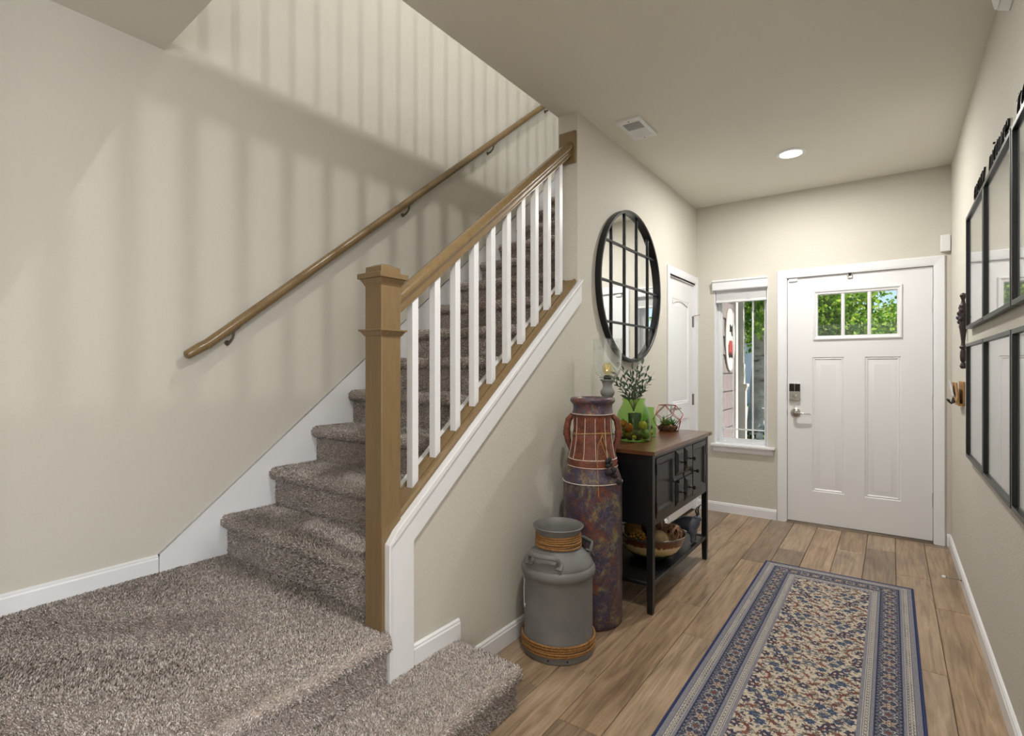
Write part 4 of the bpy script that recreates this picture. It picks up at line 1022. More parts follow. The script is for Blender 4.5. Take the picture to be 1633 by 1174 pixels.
# ------------------------------------------------------------------ lamp on the table
lx_, ly_ = -1.293, 2.71
lmp = root('hurricane_lamp', (lx_, ly_, TZ), 'grey wooden lamp with clear glass hurricane shade and filament bulb', 'lamp')
ob('lamp_base', MB().box(lx_-.05, lx_+.05, ly_-.05, ly_+.05, TZ, TZ+.055), M['walllamp'], lmp, bevel=.003)
ob('lamp_column', MB().lathe([(0, TZ+.055), (.042, TZ+.055), (.046, TZ+.068), (.036, TZ+.08), (.022, TZ+.10), (.019, TZ+.20), (.024, TZ+.235), (.034, TZ+.25), (.024, TZ+.262), (.030, TZ+.27), (.0385, TZ+.283), (.040, TZ+.297), (.033, TZ+.310), (.027, TZ+.318), (.026, TZ+.335), (.032, TZ+.352), (.040, TZ+.360), (.040, TZ+.366), (0, TZ+.366)], (lx_, ly_, 0), 32), M['walllamp'], lmp, smooth=40)
g0 = TZ+.368
ob('glass_shade', MB().lathe([(.020, g0), (.045, g0+.006), (.066, g0+.028), (.077, g0+.065), (.0795, g0+.11), (.0795, g0+.225), (.0775, g0+.225), (.0775, g0+.11), (.075, g0+.067), (.064, g0+.031), (.044, g0+.009), (.020, g0+.003)], (lx_, ly_, 0), 48, True), glass('shade_glass', (.97, .985, .98, 1), .05, 0, 2.2), lmp, smooth=60)
ob('socket', MB().lathe([(0, g0-.002), (.022, g0-.002), (.022, g0+.012), (.017, g0+.02), (0, g0+.02)], (lx_, ly_, 0), 20), M['blackmetal'], lmp)
bu = ob('bulb', MB().lathe([(.012, g0+.018), (.013, g0+.026), (.022, g0+.034), (.0285, g0+.046), (.031, g0+.058), (.0295, g0+.070), (.023, g0+.082), (.012, g0+.088), (0, g0+.090)], (lx_, ly_, 0), 24), glass('amber_glass', (1, .93, .72, 1)), lmp, smooth=60)
fi = MB()
for k in range(6):
    a_ = math.pi*2*k/6; b_ = math.pi*2*(k+.5)/6
    fi.tube([(lx_+.008*math.cos(a_), ly_+.008*math.sin(a_), g0+.045), (lx_+.012*math.cos(b_), ly_+.012*math.sin(b_), g0+.078)], .0009, 5)
ob('filament', fi, M['filament'], bu)

# ------------------------------------------------------------------ jars, stones, branches, terrarium
def jar(name, c, s, prof, txt, cat='jar'):
    outer = [(r, z) for r, z in prof]
    inner = [(max(r-.004, 0), z+(.004 if i < 2 else 0)) for i, (r, z) in enumerate(prof)][::-1]
    return ob(name, MB().lathe(outer+inner, c, 44), M['greenglass'], None, txt, cat, smooth=50)
j1 = (-1.237, 2.945, TZ)
jar('green_glass_jar', j1, 1, [(0, 0), (.088, 0), (.096, .006), (.100, .02), (.101, .12), (.0985, .15), (.089, .178), (.074, .202), (.066, .220), (.064, .232), (.070, .246), (.072, .250)], 'large green glass jar holding olive branches and gourds on the console table')
j2 = (-1.236, 3.18, TZ)
jar('green_glass_jar', j2, 1, [(0, 0), (.042, 0), (.046, .005), (.047, .015), (.047, .10), (.0455, .118), (.037, .142), (.034, .158), (.037, .178), (.039, .184)], 'small green glass jar of stones between the large jar and terrarium')
gm = {}
for nm, c in dict(orange=(206, 104, 36), brown=(110, 72, 40), green=(112, 120, 50), ochre=(190, 150, 66), dark=(66, 52, 40), rust=(176, 72, 34)).items():
    gm[nm] = simple('gourd_'+nm, srgb(*c), .5, var=.2, vscale=25, bump=.2, bscale=60)
def gourd(c, r, sq, colr, txt, grp):
    rib = lambda d: 1+.05*math.cos(6*math.atan2(d[1], d[0]))
    q = root('gourd', (c[0], c[1], c[2]-r*sq), txt, 'gourd', grp)
    ob('gourd_flesh', MB().ball(c, (r, r, r*sq), 20, 12, rib), gm[colr], q, smooth=60)
    ob('gourd_stem', MB().tube([(c[0], c[1], c[2]+r*sq*.9), (c[0]+.003, c[1]+.002, c[2]+r*sq+.008)], [.004, .0025], 6), M['stem'], q)
GL = {'orange': 'orange', 'brown': 'brown', 'green': 'mossy green', 'ochre': 'ochre yellow', 'dark': 'dark brown', 'rust': 'rust red'}
fr = [(-.048, -.040, .036, .036, .9, 'brown', 'low at the near left'), (.042, -.045, .034, .034, .9, 'dark', 'low at the near right'), (.055, .035, .033, .033, .9, 'green', 'low at the far right'), (-.040, .045, .036, .036, .9, 'dark', 'low at the far left'), (.0, -.066, .075, .024, 1.2, 'rust', 'upright at the front'),
      (-.052, -.035, .094, .029, .8, 'orange', 'on top at the left'), (.060, -.010, .088, .027, 1.0, 'ochre', 'on top at the right'), (.036, -.066, .026, .017, .8, 'ochre', 'smallest, at the bottom front'), (-.02, .055, .098, .026, .9, 'brown', 'on top at the back'), (-.002, -.058, .032, .028, .85, 'brown', 'lowest at the front'), (-.072, -.005, .036, .022, 1.0, 'ochre', 'low at the far left edge'), (.0, .005, .040, .030, .8, 'dark', 'in the middle under the cup')]
for dx, dy, dz, r, sq, cl_, where in fr:
    gourd((j1[0]+dx, j1[1]+dy, TZ+.006+dz), r*.98, sq, cl_, '%s gourd inside the large green jar, %s' % (GL[cl_], where), 'gourds in the large green jar')
ob('candle_holder', MB().lathe([(0, .065), (.034, .065), (.040, .16), (.036, .162), (.03, .10), (0, .10)], (j1[0]+.005, j1[1]+.005, TZ), 24), simple('dark_grey_green', srgb(52, 66, 52), .7, var=.2), None, 'dark grey cup inside the large green jar among the gourds', 'cup')
for k, (dx, dy, dz, r, cl_, where) in enumerate([(-.014, -.012, .026, .020, 'brown', 'low at the left'), (.018, -.014, .024, .018, 'ochre', 'low at the right'), (.0, .018, .026, .019, 'green', 'low at the back'), (-.012, -.010, .064, .018, 'rust', 'on top at the left'), (.014, -.012, .060, .017, 'dark', 'on top at the right'), (.0, -.006, .096, .018, 'orange', 'highest')]):
    ob('stone', MB().ball((j2[0]+dx, j2[1]+dy, TZ+dz), (r, r*.9, r*.85), 14, 9), gm[cl_], None, '%s stone in the small green jar, %s' % (GL[cl_], where), 'stone', 'stones in the small green jar')
# olive branches
lf = MB(); n_ = 6; vv = []
for i in range(n_+1):
    u = i/n_; w = .0082*math.sin(math.pi*min(u*.96+.03, 1))**.8; z = .004*math.sin(math.pi*u)
    vv += [(u*.046, -w, z+.0012), (u*.046, 0, z), (u*.046, w, z+.0012)]
ff = []
for i in range(n_): ff += [(i*3, i*3+3, i*3+4, i*3+1), (i*3+1, i*3+4, i*3+5, i*3+2)]
lf.add(vv, ff); lfm = mesh_of('leaf', lf, Vector((0, 0, 0)), 60); lfm.materials.append(M['leaf_olive'])
br_ends = [((-.115, -.045, .15), 'leaning furthest left'), ((-.07, .02, .215), 'reaching up left of centre'), ((-.03, -.05, .13), 'short one at the front'), ((.035, .03, .215), 'tallest, upright'), ((.075, -.02, .16), 'leaning right'), ((.12, .06, .12), 'leaning furthest right and low'), ((.01, .06, .17), 'behind the middle'), ((-.10, .05, .10), 'low at the back left'), ((.07, .08, .20), 'upright at the back right')]
Rv = Vector((.8112, .5847, 0)); Fv = Vector((-.5847, .8112, 0))
for (a, b, c), where in br_ends:
    p0 = Vector((j1[0], j1[1], TZ+.17)); p1 = Vector((j1[0], j1[1], TZ+.248))+Rv*a*.22+Fv*b*.22; p2 = Vector((j1[0], j1[1], TZ+.25))+Rv*a+Fv*b+Vector((0, 0, c))
    q = root('olive_branch', p0, 'olive branch in the large green jar, %s' % where, 'branch', 'olive branches in the jar')
    bez = [p0*(1-t)**2+2*p1*t*(1-t)+p2*t*t for t in [i/10 for i in range(11)]]
    ob('stem', MB().tube(bez, [.0022-.0014*i/10 for i in range(11)], 6), M['stem'], q)
    for k in range(17):
        t = .36+.64*k/16; i = min(int(t*10), 9); pos = bez[i].lerp(bez[i+1], t*10-i) if i < 10 else bez[10]
        tan = (bez[min(i+1, 10)]-bez[i-1]).normalized()
        side = tan.cross(Vector((math.cos(k*2.2), math.sin(k*2.2), .3))).normalized()
        dirv = (tan*random.uniform(.5, .9)+side*random.uniform(.5, .9)) if k < 16 else tan
        rot = dirv.to_track_quat('X', 'Z').to_euler(); rot.rotate_axis('X', random.uniform(-1.2, 1.2))
        link_mesh('leaf', lfm, pos, q, rot, random.uniform(.75, 1.05))
# geometric terrarium
tc_ = Vector((-1.235, 3.53, TZ))
ter = root('glass_terrarium', tc_, 'geometric glass terrarium with copper edges at the far end of the table', 'terrarium')
def pent(r, z, off): return [tc_+Vector((r*math.cos(off+2*math.pi*k/5), r*math.sin(off+2*math.pi*k/5), z)) for k in range(5)]
o0 = .35; A_ = pent(.066, .002, o0); B_ = pent(.100, .075, o0+.628); C_ = pent(.098, .115, o0); D_ = pent(.062, .176, o0+.628)
edges = []; faces = []
for k in range(5):
    n1_ = (k+1) % 5
    edges += [(A_[k], A_[n1_]), (D_[k], D_[n1_]), (A_[k], B_[k]), (A_[n1_], B_[k]), (B_[k], C_[k]), (B_[k], C_[n1_]), (C_[n1_], D_[k]), (C_[k], D_[k])]
    faces += [(A_[k], A_[n1_], B_[k]), (A_[n1_], B_[n1_], B_[k]) if False else (A_[n1_], B_[k], C_[n1_], B_[n1_]), (C_[k], B_[k], C_[n1_], D_[k]), (C_[n1_], D_[n1_], D_[k])]
fm = MB()
for a, b in edges: fm.tube([a, b], .0022, 6)
ob('copper_frame', fm, M['copper'], ter)
for fc_ in faces:
    n = len(fc_); ob('pane', MB().add([tuple(p) for p in fc_], [tuple(range(n))]), M['glass'], ter, smooth=0)
ob('soil', MB().lathe([(0, .003), (.05, .003), (.062, .02), (.066, .035), (.03, .044), (0, .045)], tc_, 20), M['soil'], ter)
su = root('succulent', tc_+Vector((0, -.01, .04)), 'spiky green succulent growing inside the glass terrarium', 'plant')
sm = MB(); nn = 5
for i in range(nn+1):
    u = i/nn; w = .0065*(1-u)**.7+.0004
    sm.v += [(u*.055, -w, .010*u*u), (u*.055, w, .010*u*u), (u*.055, 0, .010*u*u-.004*(1-u))]
for i in range(nn):
    for k in range(3): sm.f.append((i*3+k, i*3+(k+1) % 3, i*3+3+(k+1) % 3, i*3+3+k))
smm = mesh_of('spike_leaf', sm, Vector((0, 0, 0)), 60); smm.materials.append(M['succ'])
for cx_, cy_ in ((0, 0), (.025, .022), (-.024, .02), (-.012, -.025)):
    for k in range(16):
        a_ = k*2.4; el = .25+.9*k/16
        link_mesh('spike_leaf', smm, WL[su]+Vector((cx_, cy_-.005, 0)), su, (0, -el, a_), random.uniform(.85, 1.25))
for k, (dx, dy) in enumerate([(.03, -.035), (-.035, -.03), (.045, .0)]):
    ob('pebble', MB().ball(tc_+Vector((dx, dy, .042)), (.011, .009, .007), 10, 7), gm[('ochre', 'brown', 'dark')[k]], ter)
# ------------------------------------------------------------------ bowl on the shelf and what is in it
bx_, by_ = -1.165, 3.035; BZ = SZ+.001
ob('ceramic_bowl', MB().lathe([(0, 0), (.085, 0), (.092, .004), (.12, .02), (.158, .055), (.186, .10), (.199, .142), (.201, .148), (.197, .150), (.191, .142), (.178, .10), (.15, .06), (.11, .028), (0, .02)], (bx_, by_, BZ), 64), M['bowl'], None, 'large drip-glazed ceramic bowl of decorative balls on the table shelf', 'bowl', smooth=50)
def stripe_mat():
    m, t, b = newmat('brown_striped_ball'); b.inputs['Roughness'].default_value = .45
    n = noise(t, coords(t), 14, 6, .6, 1.0)
    t.links.new(ramp(t, n, [(.35, srgb(44, 28, 22)), (.5, srgb(112, 62, 40)), (.56, srgb(176, 150, 110)), (.62, srgb(104, 58, 38)), (.8, srgb(150, 84, 54))]), b.inputs['Base Color']); return m
ob('decorative_ball', MB().ball((-1.19, 3.12, BZ+.162), .078, 28, 18), stripe_mat(), None, 'largest brown mottled ball at the back of the ceramic bowl', 'decorative ball', 'balls in the ceramic bowl')
ob('decorative_ball', MB().ball((-1.095, 2.97, BZ+.120), .060, 24, 16), simple('beige_ball', srgb(178, 154, 112), .6, var=.2, vscale=30, bump=.3, bscale=80), None, 'beige speckled ball at the front rim of the ceramic bowl', 'decorative ball', 'balls in the ceramic bowl')
ob('decorative_ball', MB().ball((-1.275, 3.03, BZ+.140), .055, 24, 16), simple('mustard_ball', srgb(150, 108, 48), .6, var=.2, vscale=30), None, 'mustard ball at the back left of the ceramic bowl', 'decorative ball', 'balls in the ceramic bowl')
tg = MB(); rc = Vector((-1.045, 3.06, BZ+.150))
for k in range(16):
    ax = Vector((random.gauss(0, 1), random.gauss(0, 1), random.gauss(0, 1))).normalized(); u = ax.orthogonal().normalized(); w = ax.cross(u); off = random.uniform(-.35, .35)
    R_ = .056*math.sqrt(1-off*off)
    tg.tube([rc+ax*.056*off+u*R_*math.cos(q*math.pi/12)+w*R_*math.sin(q*math.pi/12) for q in range(24)], .0019, 5, True)
ob('rattan_ball', tg, simple('rattan', srgb(150, 112, 84), .7, var=.2, vscale=60), None, 'open woven rattan twig ball at the right of the ceramic bowl', 'decorative ball', 'balls in the ceramic bowl')
bc = root('berry_ball', (-1.205, 2.925, BZ+.06), 'golden berry-covered ball at the left of the ceramic bowl', 'decorative ball', 'balls in the ceramic bowl')
ob('ball_core', MB().ball((-1.205, 2.925, BZ+.125), .040, 16, 10), M['dark'], bc)
bdm = mesh_of('berry', MB().ball((0, 0, 0), .0092, 10, 7), Vector((0, 0, 0)), 60); bdm.materials.append(simple('golden_berry', srgb(186, 138, 52), .45))
for k in range(60):
    z_ = 1-2*(k+.5)/60; r_ = math.sqrt(1-z_*z_); a_ = k*2.39996
    link_mesh('berry', bdm, (-1.205+.044*r_*math.cos(a_), 2.925+.044*r_*math.sin(a_), BZ+.125+.044*z_), bc)
# dark horned animal figurine behind the bowl
fg = root('animal_figurine', (-1.06, 3.42, SZ), 'small dark horned animal figurine on the shelf behind the bowl', 'figurine')
def skin(name, pts, edges_, radii, mat, parent, sub=2):
    org = WL[parent]
    me = bpy.data.meshes.new(name); me.from_pydata([tuple(Vector(p)) for p in pts], edges_, [])
    o = bpy.data.objects.new(name, me); COL.objects.link(o); o.parent = parent; WL[o] = org
    md = o.modifiers.new('skin', 'SKIN'); md.use_smooth_shade = True
    for v, r in zip(me.skin_vertices[0].data, radii): v.radius = (r, r)
    me.skin_vertices[0].data[0].use_root = True
    s_ = o.modifiers.new('sub', 'SUBSURF'); s_.levels = sub; s_.render_levels = sub
    me.materials.append(mat); return o
grey = simple('blue_grey_resin', srgb(84, 88, 102), .45, var=.35, vscale=25)
# body along +Y..-Y axis; head toward the hall (+X)
SCF = 1.0
P = [(-.09, .0, .115), (-.05, 0, .120), (0, 0, .118), (.03, 0, .122), (.052, 0, .150), (.060, 0, .172), (.082, 0, .158),   # spine, neck, head, muzzle
     (.028, .026, .085), (.030, .026, .045), (.030, .026, .006), (.028, -.026, .085), (.030, -.026, .045), (.030, -.026, .006),
     (-.085, .026, .085), (-.092, .026, .045), (-.086, .026, .006), (-.085, -.026, .085), (-.092, -.026, .045), (-.086, -.026, .006), (-.118, 0, .10)]
Rr = [1.35*q for q in [.034, .036, .038, .036, .022, .020, .012, .016, .010, .010, .016, .010, .010, .018, .011, .010, .018, .011, .010, .006]]
Ed = [(0, 1), (1, 2), (2, 3), (3, 4), (4, 5), (5, 6), (3, 7), (7, 8), (8, 9), (3, 10), (10, 11), (11, 12), (0, 13), (13, 14), (14, 15), (0, 16), (16, 17), (17, 18), (0, 19)]
fb_ = skin('body', P, Ed, Rr, grey, fg)
for sg in (-1, 1):
    ob('horn', MB().tube([(-1.06+.058, 3.42+sg*.010, SZ+.185), (-1.06+.05, 3.42+sg*.026, SZ+.212), (-1.06+.058, 3.42+sg*.030, SZ+.236), (-1.06+.074, 3.42+sg*.022, SZ+.25)], [.006, .005, .0035, .0015], 8), M['dark'], fg, smooth=60)
    ob('ear', MB().ball((-1.06+.052, 3.42+sg*.026, SZ+.176), (.006, .014, .005), 10, 6), grey, fg)
fg.rotation_euler.z = 0

# ------------------------------------------------------------------ picture frames on the right wall
cols = [(3.045, 3.68, 'farthest'), (2.385, 3.035, 'middle'), (1.72, 2.37, 'nearest')]
rows = [(1.485, 2.075, 'upper'), (.812, 1.408, 'lower')]
for z0_, z1_, rn in rows:
    for y0_, y1_, cn in cols:
        pf = root('picture_frame', (XR, (y0_+y1_)/2, z0_), 'thin black picture frame on the right wall, %s of the three in the %s row' % (cn, rn), 'picture frame', 'black picture frames on the hall wall')
        xa, xb = XR-.026, XR-.002; w_ = .017
        for a, b, c, d in ((y0_, y1_, z0_, z0_+w_), (y0_, y1_, z1_-w_, z1_), (y0_, y0_+w_, z0_+w_, z1_-w_), (y1_-w_, y1_, z0_+w_, z1_-w_)):
            ob('frame_bar', MB().box(xa, xb, a, b, c, d), M['blackmetal'], pf, bevel=.0015)
        ob('mat_board', MB().box(XR-.012, XR-.004, y0_+w_, y1_-w_, z0_+w_, z1_-w_), M['paper'], pf)
        ob('glazing', MB().box(XR-.0165, XR-.0145, y0_+w_, y1_-w_, z0_+w_, z1_-w_), M['glass'], pf)
# wall lettering, each word cut from black board
def word(txt, y_left, width, z, lab):
    cu = bpy.data.curves.new('letters', 'FONT'); cu.body = txt; cu.size = .15; cu.shear = .35; cu.extrude = .004; cu.offset = -.0045; cu.space_character = .92
    tmp = bpy.data.objects.new('tmp', cu); COL.objects.link(tmp)
    bpy.context.view_layer.update()
    me = bpy.data.meshes.new_from_object(tmp.evaluated_get(bpy.context.evaluated_depsgraph_get()))
    bpy.data.objects.remove(tmp)
    co = np.empty(len(me.vertices)*3); me.vertices.foreach_get('co', co); co = co.reshape(-1, 3)
    sx_ = width/(co[:, 0].max()-co[:, 0].min()); x_ = (co[:, 0]-co[:, 0].min())*sx_
    new = np.stack([XR-.007-co[:, 2], -x_, co[:, 1]], 1); me.vertices.foreach_set('co', new.ravel()); me.update()
    me.materials.clear(); me.materials.append(M['blackmetal'])
    o = bpy.data.objects.new('wall_lettering', me); COL.objects.link(o); o.location = (0, y_left, z); WL[o] = Vector((0, y_left, z))
    props(o, lab, 'lettering', 'cut-out words above the frames')
word('every', 3.50, .36, 2.115, 'black cut-out word every above the farthest upper picture frame')
word('picture', 3.02, .47, 2.108, 'black cut-out word picture above the middle upper picture frame')
word('tells', 2.39, .36, 2.105, 'black cut-out word tells above the nearest upper picture frame')
# carved ornament
oy = 3.90
cv = root('carved_ornament', (XR, oy, 1.27), 'dark carved wooden ornament hung between the front door and the frames', 'wall ornament')
ox = XR-.018
ob('spindle', MB().lathe([(0, 1.275), (.010, 1.277), (.016, 1.29), (.012, 1.303), (.008, 1.312), (.013, 1.325), (.015, 1.345), (.013, 1.375), (.009, 1.385), (.016, 1.392), (.017, 1.40), (.010, 1.408), (.009, 1.43), (.013, 1.47), (.017, 1.50), (.020, 1.515), (.016, 1.53), (.018, 1.56), (.020, 1.60), (.016, 1.625), (.019, 1.633), (.010, 1.645), (.008, 1.665), (.013, 1.68), (.016, 1.69), (.011, 1.70), (0, 1.705)], (ox, oy, 0), 20), M['carved'], cv, smooth=40)
for k in range(7):
    a_ = k*2.3; ob('carved_leaf', MB().ball((ox-.012+.006*math.cos(a_), oy+.020*math.sin(a_), 1.525+.016*k), (.010, .014, .012), 10, 7), M['carved'], cv)
ob('carved_boss', MB().ball((ox-.018, oy, 1.565), (.014, .018, .014), 14, 9), simple('violet_stain', srgb(56, 52, 84), .5, var=.3, vscale=40), cv)
# key and mail holder
ky = 4.13
kh = root('key_holder', (XR, ky, 1.03), 'small oak wall pocket with mail and black hooks near the front door', 'key holder')
ob('back_board', MB().box(XR-.010, XR-.001, ky-.12, ky+.12, 1.06, 1.20), M['keywood'], kh, bevel=.002)
ob('pocket_front', MB().prism([(XR-.022, 1.062), (XR-.030, 1.065), (XR-.042, 1.195), (XR-.034, 1.195)], 'y', ky-.12, ky+.12), M['keywood'], kh, bevel=.002)
ob('pocket_base', MB().box(XR-.03, XR-.002, ky-.12, ky+.12, 1.058, 1.070), M['keywood'], kh)
ob('rail_strip', MB().box(XR-.038, XR-.028, ky-.12, ky+.12, 1.085, 1.105), M['keywood'], kh)
for dy in (.0, .05, .10):
    ob('hook', MB().tube([(XR-.036, ky+dy, 1.098), (XR-.042, ky+dy, 1.072), (XR-.052, ky+dy, 1.066), (XR-.062, ky+dy, 1.076), (XR-.066, ky+dy, 1.090)], [.005, .005, .005, .0045, .006], 8), M['blackmetal'], kh, smooth=60)
ob('envelope', MB().prism([(XR-.041, 1.11), (XR-.0425, 1.11), (XR-.060, 1.205), (XR-.0585, 1.205)], 'y', ky-.02, ky+.11), M['paper'], None, 'white envelope leaning out of the oak wall pocket', 'envelope')
# spring door stop
ds = root('door_stop', (XR-.014, 4.02, .05), 'metal spring door stop with white tip on the right baseboard', 'door stop')
sp_ = MB(); pts = []
for k in range(90):
    a_ = k*.75; pts.append((XR-.018-.0008*k, 4.02+.0055*math.cos(a_), .045+.0055*math.sin(a_)))
ob('spring', MB().tube(pts, .0013, 5), M['nickel'], ds, smooth=60)
b1 = MB().lathe([(0, 0), (.010, 0), (.008, .006), (0, .006)], (0,0,0), 14); b1.v = [(XR-.014-c, 4.02+a, .045+b) for a, b, c in b1.v]; ob('stop_base', b1, M['nickel'], ds)
b2 = MB().lathe([(0, 0), (.008, 0), (.0085, .012), (.006, .016), (0, .016)], (0,0,0), 14); b2.v = [(XR-.088-c, 4.02+a, .045+b) for a, b, c in b2.v]; ob('rubber_tip', b2, M['plastic'], ds)

# ------------------------------------------------------------------ outside: porch, post, shingled wall, tree, neighbour
structure('floor_porch', MB().box(-1.5, 3.2, YB+.15, 6.9, -.14, -.03), M['concrete'], 'concrete porch slab outside the front door', 'floor')
gr = MB().box(-60, 60, 6.9, 90, -.35, -.25).box(-60, -2.86, -20, 6.9, -.35, -.25).box(3.2, 60, -20, 6.9, -.35, -.25)
structure('ground_lawn', gr, M['lawn'], 'green lawn in front of the house', 'lawn')
structure('ground_street', MB().box(-60, 60, 15.0, 22.0, -.25, -.235), M['concrete'], 'pale street and driveway beyond the front lawn', 'street')
structure('ground_path', MB().box(-.6, .6, 6.9, 15, -.25, -.235), M['concrete'], 'concrete path from the porch to the street', 'path')
wp = ob('wall_porch', MB().box(-2.86, -1.425, YB+.15, 6.12, -.2, 2.81), M['dark'], None, 'mauve grey shingled side wall of the porch', 'wall', None, 'structure')
for r_ in range(15):
    z = -.1+.19*r_; off = (r_ % 3)*.055
    y = YB+.16-off
    while y < 6.12:
        w_ = random.choice([.11, .14, .17, .20]); a, b = max(y, YB+.16), min(y+w_, 6.12)
        if b-a > .02:
            ob('shingle', MB().add([(-1.418, a+.002, z), (-1.402, a+.002, z), (-1.418, b-.002, z), (-1.402, b-.002, z), (-1.4245, a+.002, z+.205), (-1.415, a+.002, z+.205), (-1.4245, b-.002, z+.205), (-1.415, b-.002, z+.205)], [(0,1,3,2),(4,6,7,5),(1,5,7,3),(0,2,6,4),(0,4,5,1),(2,3,7,6)]), M['siding'], wp, smooth=0)
        y += w_
structure('trim_3', MB().box(-1.46, -1.385, 6.12, 6.22, -.2, 2.81), M['extwhite'], 'white corner board at the end of the shingled porch wall', 'trim')
sg = root('porch_sign', (-1.395, 5.93, 1.25), 'white oval porch sign with black bow and red truck on the shingles', 'sign')
sgp = [(5.90+.19*math.cos(a), 1.58+.33*math.sin(a)) for a in [math.pi*2*k/36 for k in range(36)]]
ob('sign_board', MB().prism(sgp, 'x', -1.400, -1.388), M['extwhite'], sg)
blk = simple('sign_black', srgb(24, 22, 24), .6); red = simple('sign_red', srgb(170, 62, 58), .6)
ob('bow', MB().prism([(5.86, 1.74), (5.92, 1.71), (5.98, 1.75), (5.98, 1.67), (5.93, 1.69), (5.95, 1.62), (5.91, 1.68), (5.86, 1.66)], 'x', -1.388, -1.380), blk, sg)
ob('truck', MB().prism([(5.80, 1.42), (5.80, 1.52), (5.85, 1.57), (5.93, 1.57), (5.95, 1.52), (6.0, 1.51), (6.0, 1.42)], 'x', -1.388, -1.380), red, sg)
for y in (5.85, 5.95): ob('truck_wheel', tox(MB().lathe([(0, .0), (.03, 0), (.03, .01), (0, .01)], (0,0,0), 16), (-1.386, y, 1.42)), blk, sg)
po = root('porch_post', (-1.51, 7.0, -.25), 'white square porch post on a wider capped pedestal', 'post')
pcx, pcy = -1.510, 7.0
ob('pedestal', MB().box(pcx-.045, pcx+.045, pcy-.045, pcy+.045, -.25, 1.02), M['extwhite'], po)
ob('pedestal_cap', MB().frustum((pcx-.047, pcx+.047, pcy-.047, pcy+.047, 1.0), (pcx-.064, pcx+.064, pcy-.064, pcy+.064, 1.05)).box(pcx-.068, pcx+.068, pcy-.068, pcy+.068, 1.05, 1.085), M['extwhite'], po)
ob('post_shaft', MB().box(pcx-.045, pcx+.018, pcy-.030, pcy+.030, 1.085, 2.81), M['extwhite'], po)
ob('post_base', MB().box(pcx-.050, pcx+.028, pcy-.038, pcy+.038, 1.085, 1.33), M['extwhite'], po)
lp_ = root('street_pole', (-.62, 10.8, -.25), 'thin grey pole standing in front of the leafy tree', 'pole')
ob('pole_shaft', MB().tube([(-.62, 10.8, -.25), (-.62, 10.8, 5.2)], .042, 12), simple('grey_pole', srgb(140, 134, 134), .6), lp_)
ob('pole_cap', MB().ball((-.62, 10.8, 5.22), .06, 12, 8), simple('grey_pole_cap', srgb(120, 116, 116), .6), lp_)
ob('pole_base', MB().lathe([(0, 0), (.09, 0), (.08, .05), (.05, .08), (0, .08)], (-.62, 10.8, -.25), 14), simple('grey_pole_base', srgb(120, 116, 116), .6), lp_)

def leaves(name, pts, size, mat, parent=None, **kw):
    """a mesh of folded pointed leaves at pts"""
    n = len(pts); pts = np.array(pts)
    d = np.random.randn(n, 3); d[:, 2] -= .5; d /= np.linalg.norm(d, axis=1)[:, None]
    s = np.cross(d, np.random.randn(n, 3)); s /= np.linalg.norm(s, axis=1)[:, None]; u = np.cross(d, s)
    L = (size*(.7+.6*np.random.rand(n)))[:, None]
    a = pts; tipp = pts+d*L; l = pts+d*L*.45+s*L*.42+u*L*.12; r = pts+d*L*.45-s*L*.42+u*L*.12; m = pts+d*L*.5
    V = np.stack([a, l, tipp, r, m], 1).reshape(-1, 3); org = np.array(WL[parent]) if parent else np.zeros(3)
    k = np.arange(n)[:, None]*5; F = np.concatenate([k+np.array([[0, 1, 4]]), k+np.array([[1, 2, 4]]), k+np.array([[2, 3, 4]]), k+np.array([[3, 0, 4]])]).astype(int)
    me = bpy.data.meshes.new(name); me.from_pydata((V-org).tolist(), [], F.tolist())
    c = np.ones((n, 5, 4), np.float32); c[:, :, 0] = np.random.rand(n)[:, None]
    at = me.color_attributes.new('pattern', 'FLOAT_COLOR', 'POINT'); at.data.foreach_set('color', c.ravel())
    me.materials.append(mat)
    o = bpy.data.objects.new(name, me); COL.objects.link(o)
    if parent: o.parent = parent
    WL[o] = Vector(org); o['kind'] = 'stuff'; return o
tr = root('birch_tree', (-1.52, 8.3, -.25), 'birch tree with pale bark and bright green leaves beyond the porch', 'tree')
ob('trunk', MB().tube([(-1.66, 8.3, -.3), (-1.63, 8.3, .3), (-1.58, 8.3, 1.0), (-1.545, 8.3, 1.6), (-1.545, 8.3, 2.2), (-1.53, 8.32, 3.2), (-1.45, 8.3, 4.6)], [.13, .115, .10, .09, .085, .07, .04], 16), M['birch'], tr, smooth=60)
brp = []
for (z, ang, ln, up) in [(1.65, 2.6, .7, .5), (1.9, .3, 1.3, .55), (2.2, -.6, 1.4, .6), (2.4, 2.2, 1.2, .7), (2.7, .9, 1.6, .6), (3.0, -1.3, 1.5, .7), (3.2, 3.4, 1.4, .6), (3.5, .2, 1.5, .8), (2.1, -2.2, 1.1, .5)]:
    p0 = Vector((-1.54, 8.3, z)); p2 = p0+Vector((math.cos(ang)*ln, math.sin(ang)*ln, ln*up)); pm_ = (p0+p2)/2+Vector((0, 0, .08))
    ob('branch', MB().tube([p0, pm_, p2], [.035, .022, .008], 8), M['birch'], tr, smooth=60); brp += [p0.lerp(p2, t) for t in (.4, .6, .8, 1.0)]
pts = []
rg = np.random.RandomState(11)
clus = [(p.x, p.y, p.z, .42) for p in brp]
for k in range(46):
    a_ = rg.rand()*6.283; rr_ = 2.1*math.sqrt(rg.rand()); clus.append((-1.0+rr_*math.cos(a_), 8.6+rr_*.8*math.sin(a_), 1.75+rg.rand()*2.6-.22*max(0, rr_-1.6), .40))
clus += [(rg.uniform(-1.0, .25), rg.uniform(8.2, 9.2), rg.uniform(1.35, 2.35), .34) for k in range(60)] + [(-1.05+.17*k, 9.3, 1.55+.2*(k % 2), .32) for k in range(8)]
